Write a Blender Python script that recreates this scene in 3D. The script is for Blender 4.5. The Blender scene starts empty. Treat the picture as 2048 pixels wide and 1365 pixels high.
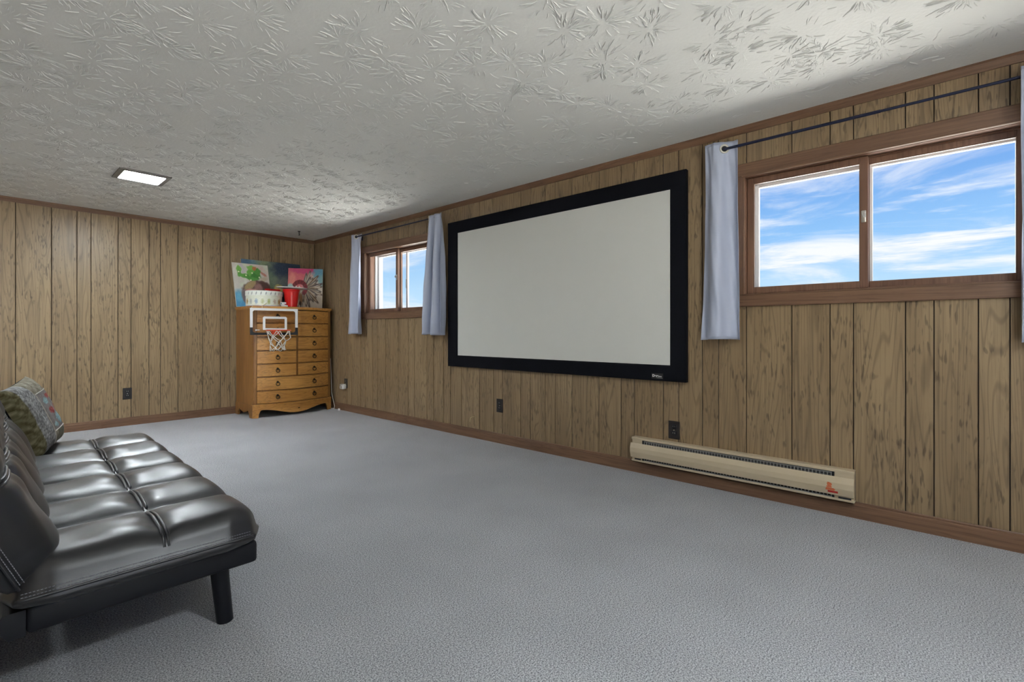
import bpy, bmesh, math, random
import numpy as np
from mathutils import Vector, Matrix

R = math.radians
random.seed(7)
rng = np.random.default_rng(7)
scene = bpy.context.scene
COL = scene.collection

# ------------------------------------------------------------------ room size (metres)
W = 2.985          # long paneled wall (x)
L = 6.140          # far paneled wall (y)
H = 2.138          # ceiling
XL = -1.9          # wall behind the sofa (out of frame)
YN = -1.7          # wall behind the camera (out of frame)
EYE = 0.941

# ------------------------------------------------------------------ camera
F_PX, YAW, HOR = 963.16, 0.841845, 665.2
cam_d = bpy.data.cameras.new('camera')
cam = bpy.data.objects.new('camera', cam_d)
COL.objects.link(cam)
cam.location = (0, 0, EYE)
cam.rotation_euler = (R(90), 0, -YAW)
cam_d.sensor_fit = 'HORIZONTAL'
cam_d.sensor_width = 36.0
cam_d.lens = 36.0 * F_PX / 2048.0
cam_d.shift_y = -(682.5 - HOR) / 2048.0
cam_d.clip_start = 0.02
scene.camera = cam

# ------------------------------------------------------------------ world: blue sky with streaky cirrus
def sky_world():
    w = bpy.data.worlds.new('sky'); scene.world = w; w.use_nodes = True
    nt = w.node_tree; nt.nodes.clear(); N = nt.nodes.new; K = nt.links.new
    out = N('ShaderNodeOutputWorld'); bg = N('ShaderNodeBackground'); K(bg.outputs[0], out.inputs[0])
    bg.inputs['Strength'].default_value = 1.0
    tc = N('ShaderNodeTexCoord')
    sep = N('ShaderNodeSeparateXYZ'); K(tc.outputs['Generated'], sep.inputs[0])
    ramp = N('ShaderNodeValToRGB'); K(sep.outputs['Z'], ramp.inputs[0])
    e = ramp.color_ramp.elements
    e[0].position = 0.0; e[0].color = (0.60, 0.80, 0.97, 1)
    e[1].position = 1.0; e[1].color = (0.05, 0.16, 0.55, 1)
    for p, c in ((0.08, (0.48, 0.73, 0.96)), (0.17, (0.27, 0.54, 0.91)), (0.30, (0.13, 0.33, 0.79))):
        n = e.new(p); n.color = (*c, 1)
    def cloud(scale, rot, nscale, detail, lo, hi, dist):
        mp = N('ShaderNodeMapping'); mp.inputs['Scale'].default_value = scale
        mp.inputs['Rotation'].default_value = rot
        K(tc.outputs['Generated'], mp.inputs['Vector'])
        no = N('ShaderNodeTexNoise'); no.inputs['Scale'].default_value = nscale
        no.inputs['Detail'].default_value = detail; no.inputs['Roughness'].default_value = 0.62
        no.inputs['Distortion'].default_value = dist
        K(mp.outputs[0], no.inputs['Vector'])
        mr = N('ShaderNodeMapRange'); mr.interpolation_type = 'SMOOTHSTEP'
        mr.inputs['From Min'].default_value = lo; mr.inputs['From Max'].default_value = hi
        K(no.outputs[0], mr.inputs['Value']); return mr.outputs[0]
    a = cloud((1.0, 1.0, 4.2), (R(16), 0, 0), 3.1, 9, 0.43, 0.66, 0.6)
    b = cloud((1.0, 1.0, 9.0), (R(4), 0, 0), 2.2, 6, 0.50, 0.64, 0.2)
    mx = N('ShaderNodeMath'); mx.operation = 'MAXIMUM'; K(a, mx.inputs[0]); K(b, mx.inputs[1])
    # thin cirrus fades out towards the zenith
    fade = N('ShaderNodeMapRange'); K(sep.outputs['Z'], fade.inputs['Value'])
    fade.inputs['From Min'].default_value = 0.16; fade.inputs['From Max'].default_value = 0.40
    fade.inputs['To Min'].default_value = 0.95; fade.inputs['To Max'].default_value = 0.15
    ml = N('ShaderNodeMath'); ml.operation = 'MULTIPLY'; K(mx.outputs[0], ml.inputs[0]); K(fade.outputs[0], ml.inputs[1])
    mix = N('ShaderNodeMix'); mix.data_type = 'RGBA'
    K(ml.outputs[0], mix.inputs['Factor']); K(ramp.outputs[0], mix.inputs['A'])
    mix.inputs['B'].default_value = (0.93, 0.95, 0.98, 1)
    K(mix.outputs['Result'], bg.inputs['Color'])
sky_world()
scene.world.cycles.sampling_method = 'NONE'

# ------------------------------------------------------------------ sun (behind the house, it never enters the room)
sun_d = bpy.data.lights.new('sun', 'SUN'); sun = bpy.data.objects.new('sun', sun_d); COL.objects.link(sun)
SUN_STRENGTH = 68.0
sun_d.energy = SUN_STRENGTH; sun_d.angle = R(0.5); sun_d.color = (0.93, 0.97, 1.0)
sun.rotation_euler = Vector((0.30, 0.18, -0.92)).to_track_quat('-Z', 'Y').to_euler()
sun.location = (-6, 0, 9)
LAMP = 190.0        # radiance of the square ceiling lights
scene.cycles.max_bounces = 7; scene.cycles.diffuse_bounces = 3; scene.cycles.glossy_bounces = 3; scene.cycles.transmission_bounces = 4; scene.cycles.transparent_max_bounces = 10

# ------------------------------------------------------------------ view
vs = scene.view_settings
scene.display_settings.display_device = 'sRGB'
vs.view_transform = 'Standard'; vs.look = 'None'; vs.exposure = 0.14; vs.gamma = 1.0; vs.use_curve_mapping = False

# ================================================================== helpers
ORG = {}
def lin(c):
    def f(v):
        v /= 255.0
        return v / 12.92 if v <= 0.04045 else ((v + 0.055) / 1.055) ** 2.4
    return tuple(f(v) for v in c)

def link(o, parent=None):
    COL.objects.link(o)
    if parent is not None:
        o.parent = parent
    return o

def tag(o, label=None, cat=None, group=None, kind=None):
    if label: o['label'] = label
    if cat: o['category'] = cat
    if group: o['group'] = group
    if kind: o['kind'] = kind
    return o

def thing(name, loc, label=None, cat=None, group=None, kind=None):
    o = bpy.data.objects.new(name, None); o.empty_display_size = 0.05
    link(o); o.location = loc; ORG[o.name] = Vector(loc)
    return tag(o, label, cat, group, kind)

class MB:
    """collects geometry in world coordinates and links it as one mesh object"""
    def __init__(s): s.v = []; s.f = []
    def add(s, v, f, M=None):
        k = len(s.v)
        s.v += [tuple(M @ Vector(p)) for p in v] if M is not None else [tuple(p) for p in v]
        s.f += [tuple(i + k for i in q) for q in f]
        return s
    def box(s, a, b, bev=0.0, seg=1, M=None):
        lo = [min(a[i], b[i]) for i in range(3)]; hi = [max(a[i], b[i]) for i in range(3)]
        if bev <= 0:
            v = [(x, y, z) for x in (lo[0], hi[0]) for y in (lo[1], hi[1]) for z in (lo[2], hi[2])]
            f = [(0, 1, 3, 2), (4, 6, 7, 5), (0, 4, 5, 1), (2, 3, 7, 6), (0, 2, 6, 4), (1, 5, 7, 3)]
            return s.add(v, f, M)
        bm = bmesh.new(); bmesh.ops.create_cube(bm, size=1)
        for v in bm.verts:
            for i in range(3):
                v.co[i] = lo[i] if v.co[i] < 0 else hi[i]
        bmesh.ops.bevel(bm, geom=bm.edges[:], offset=bev, segments=seg, affect='EDGES', profile=0.5)
        bm.verts.index_update()
        vv = [v.co[:] for v in bm.verts]; ff = [[v.index for v in q.verts] for q in bm.faces]; bm.free()
        return s.add(vv, ff, M)
    def prism(s, poly, fn, a, b, M=None):
        """poly: 2-D points; fn(p, t) -> 3-D point; extruded from t=a to t=b"""
        n = len(poly)
        v = [fn(p, a) for p in poly] + [fn(p, b) for p in poly]
        f = [tuple(range(n))[::-1], tuple(range(n, 2 * n))]
        f += [(i, (i + 1) % n, n + (i + 1) % n, n + i) for i in range(n)]
        return s.add(v, f, M)
    def tube(s, pts, r, n=8, closed=False, cap=True, M=None):
        P = [Vector(p) for p in pts]; m = len(P)
        rr = r if hasattr(r, '__len__') else [r] * m
        v = []; nrm = None
        for i in range(m):
            if closed: t = P[(i + 1) % m] - P[i - 1]
            else: t = P[min(i + 1, m - 1)] - P[max(i - 1, 0)]
            t.normalize()
            if nrm is None:
                nrm = t.orthogonal().normalized()
            nrm = (nrm - t * nrm.dot(t))
            nrm = nrm.normalized() if nrm.length > 1e-6 else t.orthogonal().normalized()
            bn = t.cross(nrm)
            for k in range(n):
                a = 2 * math.pi * k / n
                v.append(P[i] + (nrm * math.cos(a) + bn * math.sin(a)) * rr[i])
        f = []
        for i in range(m if closed else m - 1):
            j = (i + 1) % m
            for k in range(n):
                f.append((i * n + k, i * n + (k + 1) % n, j * n + (k + 1) % n, j * n + k))
        if cap and not closed:
            f.append(tuple(range(n))[::-1]); f.append(tuple((m - 1) * n + k for k in range(n)))
        return s.add(v, f, M)
    def lathe(s, prof, c, n=48, M=None):
        """prof: (radius, z) pairs from bottom to top about a vertical axis at c"""
        v = []; f = []; m = len(prof)
        for r, z in prof:
            for k in range(n):
                a = 2 * math.pi * k / n
                v.append((c[0] + r * math.cos(a), c[1] + r * math.sin(a), c[2] + z))
        for i in range(m - 1):
            for k in range(n):
                f.append((i * n + k, i * n + (k + 1) % n, (i + 1) * n + (k + 1) % n, (i + 1) * n + k))
        if prof[0][0] > 1e-6: f.append(tuple(range(n))[::-1])
        if prof[-1][0] > 1e-6: f.append(tuple((m - 1) * n + k for k in range(n)))
        return s.add(v, f, M)
    def torus(s, c, ax, Rr, r, n=28, m=8):
        ax = Vector(ax).normalized(); e1 = ax.orthogonal().normalized(); e2 = ax.cross(e1)
        return s.tube([Vector(c) + (e1 * math.cos(2 * math.pi * k / n) + e2 * math.sin(2 * math.pi * k / n)) * Rr for k in range(n)], r, m, closed=True)
    def grid(s, fn, nu, nv):
        v = [fn(i / nu, j / nv) for j in range(nv + 1) for i in range(nu + 1)]
        f = [(j * (nu + 1) + i, j * (nu + 1) + i + 1, (j + 1) * (nu + 1) + i + 1, (j + 1) * (nu + 1) + i) for j in range(nv) for i in range(nu)]
        return s.add(v, f)
    def build(s, name, m, parent=None, smooth=None, fix=True):
        o0 = Vector((0, 0, 0))
        if parent is not None: o0 = ORG[parent.name]
        me = bpy.data.meshes.new(name)
        me.from_pydata([(p[0] - o0[0], p[1] - o0[1], p[2] - o0[2]) for p in s.v], [], s.f)
        if fix:
            bm = bmesh.new(); bm.from_mesh(me); bmesh.ops.recalc_face_normals(bm, faces=bm.faces[:]); bm.to_mesh(me); bm.free()
        if smooth is not None:
            me.polygons.foreach_set('use_smooth', [True] * len(me.polygons))
            if smooth < 179: me.set_sharp_from_angle(angle=R(smooth))
        me.materials.append(m)
        o = bpy.data.objects.new(name, me); link(o, parent); ORG[o.name] = o0
        return o
def rooted(o, c):
    """move a one-mesh thing's origin to c (its base) without moving the mesh"""
    o.data.transform(Matrix.Translation(-Vector(c))); o.location = c; ORG[o.name] = Vector(c); return o

# ================================================================== materials
def newmat(name):
    m = bpy.data.materials.new(name); m.use_nodes = True
    nt = m.node_tree; b = nt.nodes['Principled BSDF']
    return m, nt, b
def plain(name, srgb, rough=0.5, metal=0.0, spec=0.5, bump=None, var=0.0, vscale=8.0, coat=0.0):
    m, nt, b = newmat(name); N = nt.nodes.new; K = nt.links.new
    c = lin(srgb)
    b.inputs['Base Color'].default_value = (*c, 1); b.inputs['Roughness'].default_value = rough
    b.inputs['Metallic'].default_value = metal; b.inputs['Specular IOR Level'].default_value = spec
    b.inputs['Coat Weight'].default_value = coat
    tc = N('ShaderNodeTexCoord')
    no = N('ShaderNodeTexNoise'); no.inputs['Scale'].default_value = vscale; no.inputs['Detail'].default_value = 4
    K(tc.outputs['Object'], no.inputs['Vector'])
    mix = N('ShaderNodeMix'); mix.data_type = 'RGBA'
    v = max(var, 0.02)
    mix.inputs['A'].default_value = (*[x * (1 - v) for x in c], 1); mix.inputs['B'].default_value = (*[min(1, x * (1 + v)) for x in c], 1)
    K(no.outputs[0], mix.inputs['Factor']); K(mix.outputs['Result'], b.inputs['Base Color'])
    if bump:
        n2 = N('ShaderNodeTexNoise'); n2.inputs['Scale'].default_value = bump[0]; n2.inputs['Detail'].default_value = 3
        K(tc.outputs['Object'], n2.inputs['Vector'])
        bp = N('ShaderNodeBump'); bp.inputs['Strength'].default_value = bump[1]; bp.inputs['Distance'].default_value = bump[2]
        K(n2.outputs[0], bp.inputs['Height']); K(bp.outputs[0], b.inputs['Normal'])
    return m
def attr_mat(name, rough=0.6, spec=0.4, bump=(160, 0.25, 0.001)):
    m, nt, b = newmat(name); N = nt.nodes.new; K = nt.links.new
    a = N('ShaderNodeAttribute'); a.attribute_name = 'Col'
    K(a.outputs['Color'], b.inputs['Base Color'])
    b.inputs['Roughness'].default_value = rough; b.inputs['Specular IOR Level'].default_value = spec
    tc = N('ShaderNodeTexCoord'); n2 = N('ShaderNodeTexNoise'); n2.inputs['Scale'].default_value = bump[0]
    K(tc.outputs['Object'], n2.inputs['Vector'])
    bp = N('ShaderNodeBump'); bp.inputs['Strength'].default_value = bump[1]; bp.inputs['Distance'].default_value = bump[2]
    K(n2.outputs[0], bp.inputs['Height']); K(bp.outputs[0], b.inputs['Normal'])
    return m
def set_cols(o, cols):
    me = o.data; at = me.color_attributes.new('Col', 'FLOAT_COLOR', 'POINT')
    a = np.ones((len(me.vertices), 4), np.float32); a[:, :3] = cols
    at.data.foreach_set('color', a.ravel())
def s2l(a):
    a = np.clip(np.asarray(a, float) / 255.0, 0, 1)
    return np.where(a <= 0.04045, a / 12.92, ((a + 0.055) / 1.055) ** 2.4)

def wood(name, c_light, c_dark, c_line, axis='Z', rough=0.4, across=7.0, along=0.55, lines=14.0, flecks=0.0, line_amt=0.5,
         rnd=1.0, spec=0.45, stain=0.0, bump=0.15):
    """printed or real wood grain running along one axis; every plank gets its own cut of it"""
    m, nt, b = newmat(name); N = nt.nodes.new; K = nt.links.new
    tc = N('ShaderNodeTexCoord'); oi = N('ShaderNodeObjectInfo')
    off = N('ShaderNodeVectorMath'); off.operation = 'SCALE'; off.inputs[0].default_value = (37.0, 53.0, 19.0)
    mul = N('ShaderNodeMath'); mul.operation = 'MULTIPLY'; mul.inputs[1].default_value = rnd; K(oi.outputs['Random'], mul.inputs[0])
    K(mul.outputs[0], off.inputs['Scale'])
    add = N('ShaderNodeVectorMath'); add.operation = 'ADD'; K(tc.outputs['Object'], add.inputs[0]); K(off.outputs[0], add.inputs[1])
    def mapped(sa, sl):
        mp = N('ShaderNodeMapping'); i = 'XYZ'.index(axis); sc = [sa] * 3; sc[i] = sl
        mp.inputs['Scale'].default_value = sc; K(add.outputs[0], mp.inputs['Vector']); return mp.outputs[0]
    def noise(vec, scale=1.0, detail=2.0, rough_=0.5, dist=0.0):
        n = N('ShaderNodeTexNoise'); n.inputs['Scale'].default_value = scale; n.inputs['Detail'].default_value = detail
        n.inputs['Roughness'].default_value = rough_; n.inputs['Distortion'].default_value = dist
        K(vec, n.inputs['Vector']); return n.outputs[0]
    def math_(op, a, b_=None):
        n = N('ShaderNodeMath'); n.operation = op
        for i, v in enumerate((a, b_)):
            if v is None: continue
            if hasattr(v, 'is_linked'): K(v, n.inputs[i])
            else: n.inputs[i].default_value = v
        return n.outputs[0]
    def mrange(v, a, b_, c=0.0, d=1.0):
        n = N('ShaderNodeMapRange'); n.interpolation_type = 'SMOOTHSTEP'
        n.inputs['From Min'].default_value = a; n.inputs['From Max'].default_value = b_
        n.inputs['To Min'].default_value = c; n.inputs['To Max'].default_value = d
        K(v, n.inputs['Value']); return n.outputs[0]
    def mixc(f, A, B):
        n = N('ShaderNodeMix'); n.data_type = 'RGBA'
        K(f, n.inputs['Factor'])
        for k, v in (('A', A), ('B', B)):
            if hasattr(v, 'is_linked'): K(v, n.inputs[k])
            else: n.inputs[k].default_value = (*lin(v), 1)
        return n.outputs['Result']
    cath = noise(mapped(across, along), 1.0, 1.5, 0.45, 0.3)
    fr = math_('FRACT', math_('MULTIPLY', cath, lines))
    tri = math_('ABSOLUTE', math_('SUBTRACT', fr, 0.5))
    ln = mrange(tri, 0.30, 0.48)
    streak = noise(mapped(90.0, 2.2), 1.0, 3.0, 0.6)
    broad = noise(mapped(6.0, 1.1), 1.0, 3.0, 0.55)
    base = mixc(mrange(broad, 0.32, 0.68), c_dark, c_light)
    base = mixc(math_('MULTIPLY', mrange(streak, 0.46, 0.70), 0.45), base, c_line)
    base = mixc(math_('MULTIPLY', ln, line_amt), base, c_line)
    if flecks > 0:
        fl = noise(mapped(85.0, 15.0), 1.0, 1.0, 0.5)
        fm = noise(mapped(9.0, 3.0), 1.0, 2.0, 0.5)
        th = math_('MULTIPLY', mrange(fl, 0.56, 0.68), mrange(fm, 0.38, 0.60))
        base = mixc(math_('MULTIPLY', th, flecks), base, (38, 26, 18))
        kn = noise(mapped(26.0, 13.0), 1.0, 1.0, 0.4)
        base = mixc(math_('MULTIPLY', mrange(kn, 0.73, 0.80), flecks * 0.8), base, (40, 28, 22))
    K(base, b.inputs['Base Color'])
    b.inputs['Roughness'].default_value = rough; b.inputs['Specular IOR Level'].default_value = spec
    bp = N('ShaderNodeBump'); bp.inputs['Strength'].default_value = bump; bp.inputs['Distance'].default_value = 0.001
    K(streak, bp.inputs['Height']); K(bp.outputs[0], b.inputs['Normal'])
    return m

def emit(name, srgb, strength):
    m = bpy.data.materials.new(name); m.use_nodes = True; nt = m.node_tree; nt.nodes.clear()
    o = nt.nodes.new('ShaderNodeOutputMaterial'); e = nt.nodes.new('ShaderNodeEmission')
    e.inputs['Color'].default_value = (*lin(srgb), 1); e.inputs['Strength'].default_value = strength
    nt.links.new(e.outputs[0], o.inputs[0]); return m

def clear_pane(name, tint=(1, 1, 1), ior=1.45, rough=0.02):
    m = bpy.data.materials.new(name); m.use_nodes = True; nt = m.node_tree; nt.nodes.clear(); N = nt.nodes.new; K = nt.links.new
    o = N('ShaderNodeOutputMaterial'); t = N('ShaderNodeBsdfTransparent'); g = N('ShaderNodeBsdfGlossy'); x = N('ShaderNodeMixShader')
    t.inputs['Color'].default_value = (*tint, 1); g.inputs['Roughness'].default_value = rough
    lw = N('ShaderNodeLayerWeight'); lw.inputs['Blend'].default_value = 0.5
    pw = N('ShaderNodeMath'); pw.operation = 'POWER'; pw.inputs[1].default_value = 5.0; K(lw.outputs['Facing'], pw.inputs[0])
    f = N('ShaderNodeMath'); f.operation = 'MULTIPLY_ADD'; f.inputs[1].default_value = 0.9; f.inputs[2].default_value = 0.02; K(pw.outputs[0], f.inputs[0])
    K(f.outputs[0], x.inputs[0]); K(t.outputs[0], x.inputs[1]); K(g.outputs[0], x.inputs[2]); K(x.outputs[0], o.inputs[0]); return m

def ceiling_mat():
    m = plain('white_plaster', (226, 225, 220), 0.88, spec=0.2, bump=(70, 0.35, 0.003), var=0.02, vscale=3)
    return m

def carpet_mat():
    m, nt, b = newmat('grey_carpet'); N = nt.nodes.new; K = nt.links.new
    tc = N('ShaderNodeTexCoord')
    n1 = N('ShaderNodeTexNoise'); n1.inputs['Scale'].default_value = 230; n1.inputs['Detail'].default_value = 3; n1.inputs['Roughness'].default_value = 0.7
    n2 = N('ShaderNodeTexNoise'); n2.inputs['Scale'].default_value = 2.2; n2.inputs['Detail'].default_value = 3
    for n in (n1, n2): K(tc.outputs['Object'], n.inputs['Vector'])
    r = N('ShaderNodeValToRGB'); K(n1.outputs[0], r.inputs[0]); e = r.color_ramp.elements
    e[0].position = 0.38; e[0].color = (*lin((100, 101, 105)), 1); e[1].position = 0.62; e[1].color = (*lin((206, 207, 210)), 1)
    x = N('ShaderNodeMix'); x.data_type = 'RGBA'; x.blend_type = 'MULTIPLY'; x.inputs['Factor'].default_value = 1.0
    r2 = N('ShaderNodeValToRGB'); K(n2.outputs[0], r2.inputs[0]); r2.color_ramp.elements[0].color = (0.86, 0.86, 0.86, 1); r2.color_ramp.elements[1].color = (1, 1, 1, 1)
    r2.color_ramp.elements[0].position = 0.3; r2.color_ramp.elements[1].position = 0.7
    K(r.outputs[0], x.inputs['A']); K(r2.outputs[0], x.inputs['B']); K(x.outputs['Result'], b.inputs['Base Color'])
    b.inputs['Roughness'].default_value = 0.95; b.inputs['Specular IOR Level'].default_value = 0.1
    b.inputs['Sheen Weight'].default_value = 0.15
    bp = N('ShaderNodeBump'); bp.inputs['Strength'].default_value = 0.35; bp.inputs['Distance'].default_value = 0.003
    K(n1.outputs[0], bp.inputs['Height']); K(bp.outputs[0], b.inputs['Normal'])
    return m

M_PANEL = wood('printed_oak_paneling', (155, 132, 100), (137, 115, 86), (96, 78, 57), rough=0.38, across=8.0, along=0.55, lines=20.0, flecks=0.5, line_amt=0.46, spec=0.5)
M_GROOVE = plain('groove_dark', (44, 34, 26), 0.8)
M_TRIM = wood('stained_trim_y', (126, 95, 72), (107, 78, 58), (82, 57, 42), axis='Y', rough=0.42, across=26, along=0.9, lines=9, line_amt=0.35, flecks=0.15)
M_TRIMX = wood('stained_trim_x', (126, 95, 72), (107, 78, 58), (82, 57, 42), axis='X', rough=0.42, across=26, along=0.9, lines=9, line_amt=0.35, flecks=0.15)
M_TRIMZ = wood('stained_trim_z', (126, 95, 72), (107, 78, 58), (82, 57, 42), axis='Z', rough=0.42, across=26, along=0.9, lines=9, line_amt=0.35, flecks=0.15)
M_SASH = wood('sash_wood', (132, 98, 76), (112, 80, 62), (86, 58, 44), axis='Y', rough=0.45, across=26, along=0.9, lines=8, line_amt=0.3)
M_SASHZ = wood('sash_wood_z', (132, 98, 76), (112, 80, 62), (86, 58, 44), axis='Z', rough=0.45, across=26, along=0.9, lines=8, line_amt=0.3)
M_STORM = plain('white_vinyl', (205, 206, 206), 0.4)
M_GLASS = clear_pane('window_glass')
M_ACRYL = clear_pane('clear_acrylic', (0.93, 0.91, 0.90), 1.4, 0.05)
M_CEIL = ceiling_mat()
M_CARPET = carpet_mat()
M_PINE = wood('honey_pine', (204, 150, 80), (182, 128, 62), (134, 86, 38), axis='X', rough=0.32, across=14, along=1.0, lines=9, line_amt=0.35, flecks=0.25, spec=0.5)
M_PINEZ = wood('honey_pine_z', (164, 116, 62), (142, 96, 48), (106, 66, 32), axis='Z', rough=0.34, across=14, along=1.0, lines=9, line_amt=0.35, flecks=0.25, spec=0.5)
M_GAP = plain('chest_inside', (46, 26, 14), 0.8)
M_BRONZE = plain('aged_bronze', (62, 50, 38), 0.4, metal=0.8)
M_LEATHER = plain('black_faux_leather', (16, 17, 21), 0.40, spec=0.5, bump=(420, 0.18, 0.0008), var=0.15, vscale=5, coat=0.35)
M_LEATHER.node_tree.nodes['Principled BSDF'].inputs['Coat Roughness'].default_value = 0.36
M_LEATHER.node_tree.nodes['Principled BSDF'].inputs['Sheen Weight'].default_value = 0.08
M_FRAME = plain('black_vinyl', (15, 16, 22), 0.48, spec=0.35, bump=(500, 0.1, 0.0005))
M_STITCH = plain('grey_thread', (120, 120, 126), 0.7)
M_VELVET = plain('black_velvet', (17, 18, 24), 0.9, spec=0.15, var=0.3, vscale=14)
M_SCREEN = plain('matte_screen', (214, 214, 208), 0.9, spec=0.1)
M_WHITE = plain('white_plastic', (228, 228, 226), 0.4)
M_BLACK = plain('black_plastic', (24, 24, 28), 0.45)
M_OUTLET = plain('brown_bakelite', (40, 36, 36), 0.4)
M_CREAM = plain('heater_enamel', (196, 180, 152), 0.38, var=0.05)
M_HEATDARK = plain('heater_inside', (34, 36, 44), 0.6)
M_FIN = plain('heater_fins', (150, 150, 148), 0.4, metal=0.3)
M_CURTAIN = plain('grey_blue_satin', (182, 189, 208), 0.42, spec=0.4, bump=(700, 0.12, 0.0006), var=0.06)
M_ROD = plain('dark_blue_steel', (34, 40, 66), 0.35, metal=0.3)
M_SILVER = plain('brushed_nickel', (190, 188, 180), 0.3, metal=0.9)
M_GROM = plain('pale_nickel', (222, 218, 204), 0.3, metal=0.25)
M_RED = plain('red_plastic', (204, 28, 26), 0.28)
M_ORANGE = plain('orange_enamel', (226, 84, 50), 0.35)
M_NET = plain('white_nylon', (232, 228, 220), 0.7)
M_PRINT = attr_mat('printed_card')
M_PAINT = attr_mat('acrylic_paint', 0.5, 0.4, (220, 0.5, 0.0015))
M_CLOTH = attr_mat('patchwork_cloth', 0.85, 0.2, (340, 0.6, 0.002))
M_CANVAS = plain('raw_canvas', (206, 200, 188), 0.9)
M_CORD = plain('cream_cord', (222, 206, 160), 0.6)
M_NICKELTRIM = plain('dull_trim', (120, 118, 112), 0.5)
M_CONCRETE = plain('pale_concrete', (200, 196, 188), 0.9, var=0.1, vscale=2)

# ================================================================== the setting
st = lambda o: tag(o, kind='structure')
fl = MB().box((XL - 0.2, YN - 0.2, -0.12), (W + 0.2, L + 0.2, 0.0)).build('floor', M_CARPET); st(fl)
fl['label'] = 'short grey wall-to-wall carpet covering the whole room'
ce = MB().box((XL - 0.2, YN - 0.2, H), (W + 0.2, L + 0.2, H + 0.2)).build('ceiling', M_CEIL); st(ce)
ce['label'] = "white ceiling with stamped crow's-foot plaster texture"

def plaster_strokes():
    """the raised strokes of a crow's-foot brush, stamped over the ceiling in overlapping bursts"""
    r = np.random.default_rng(21); sp = 0.205
    C = []
    for i, x in enumerate(np.arange(-0.9, W - 0.10, sp)):
        for y in np.arange(-1.3, L - 0.06, sp): C.append((x + r.uniform(-.07, .07), y + (sp / 2 if i % 2 else 0) + r.uniform(-.07, .07)))
    C = np.array(C); n = 84
    N = len(C) * n
    c = np.repeat(C, n, 0); ang = r.uniform(0, 2 * np.pi, N)
    lean = np.repeat(r.uniform(0, 2 * np.pi, len(C)), n)
    keep = r.random(N) < 0.62 + 0.38 * np.cos(ang - lean)
    r0 = r.uniform(0.012, 0.092, N); ln = r.uniform(0.018, 0.058, N); bend = r.uniform(-0.7, 0.7, N)
    wd = r.uniform(0.0016, 0.0032, N); ht = r.uniform(0.0016, 0.0046, N)
    K = 5; P = np.zeros((N, K, 3, 3)); pos = c + np.stack([np.cos(ang), np.sin(ang)], 1) * r0[:, None]
    ang = ang + r.normal(0, 0.22, N)
    for k in range(K):
        t = k / (K - 1); h = ang + bend * (t - 0.3); d = np.stack([np.cos(h), np.sin(h)], 1); q = np.stack([-d[:, 1], d[:, 0]], 1)
        tp = math.sin(math.pi * (0.10 + 0.80 * t)) ** 0.6
        for m, sgn in ((0, -1), (1, 0), (2, 1)):
            P[:, k, m, :2] = pos + q * (wd * tp * sgn)[:, None]
            P[:, k, m, 2] = H - (ht * tp if sgn == 0 else -0.0004)
        pos = pos + d * (ln / (K - 1))[:, None]
    ok = keep & (P[:, :, :, 0].max((1, 2)) < W - 0.14) & (P[:, :, :, 1].max((1, 2)) < L - 0.03)
    # thin out towards the smooth taped strip beside the window wall
    ok &= r.random(N) < np.clip((W - 0.12 - c[:, 0]) / 0.35, 0, 1)
    P = P[ok]; N = len(P)
    V = P.reshape(-1, 3); F = []
    b = (np.arange(N) * K * 3)[:, None]
    for k in range(K - 1):
        for m in range(2):
            F.append(b + np.array([[k * 3 + m, k * 3 + m + 1, (k + 1) * 3 + m + 1, (k + 1) * 3 + m]]))
    F = np.concatenate(F)
    me = bpy.data.meshes.new('plaster_strokes')
    me.vertices.add(len(V)); me.vertices.foreach_set('co', V.ravel().astype(np.float32))
    me.loops.add(F.size); me.loops.foreach_set('vertex_index', F.ravel().astype(np.int32))
    me.polygons.add(len(F)); me.polygons.foreach_set('loop_start', (np.arange(len(F)) * 4).astype(np.int32))
    me.update(calc_edges=True); me.validate()
    me.polygons.foreach_set('use_smooth', np.ones(len(me.polygons), bool))
    me.materials.append(M_CEIL)
    o = bpy.data.objects.new('plaster_strokes', me); link(o, ce); o['kind'] = 'stuff'
plaster_strokes()

WINS = [(4.330, 'far'), (0.285, 'near')]
OW, OZ0, OZ1 = 0.577, 1.152, 1.850         # half width and height of the window opening
BK = 0.007                                  # plank thickness
wr = MB()
ys = [YN - 0.2]
for c, _ in sorted(WINS): ys += [c - OW, c + OW]
ys.append(L + 0.2)
for i in range(len(ys) - 1):
    if i % 2 == 0: wr.box((W + BK, ys[i], 0), (W + 0.2, ys[i + 1], H))
    else:
        wr.box((W + BK, ys[i], 0), (W + 0.2, ys[i + 1], OZ0)); wr.box((W + BK, ys[i], OZ1), (W + 0.2, ys[i + 1], H))
wall_right = st(wr.build('wall_right', M_GROOVE)); wall_right['label'] = 'brown oak-print paneled wall with the windows and the screen'
wall_back = st(MB().box((XL - 0.2, L + BK, 0), (W + BK, L + 0.2, H)).build('wall_back', M_GROOVE)); wall_back['label'] = 'brown oak-print paneled far wall behind the chest'
wall_left = st(MB().box((XL - 0.2, YN - 0.2, 0), (XL, L + 0.2, H)).build('wall_left', M_PANEL))
DX0, DX1, DZ = -1.45, 0.85, 2.03      # added glazed patio door, unseen, brings daylight in from behind the camera
wall_front = st(MB().box((XL, YN - 0.2, 0), (DX0, YN, H)).box((DX1, YN - 0.2, 0), (W + BK, YN, H)).box((DX0, YN - 0.2, DZ), (DX1, YN, H)).build('wall_front', M_PANEL))
added_door = thing('added_door', (0.15, YN - 0.1, 0), 'added unseen glazed sliding patio door letting daylight in behind the camera', kind='structure')
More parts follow.
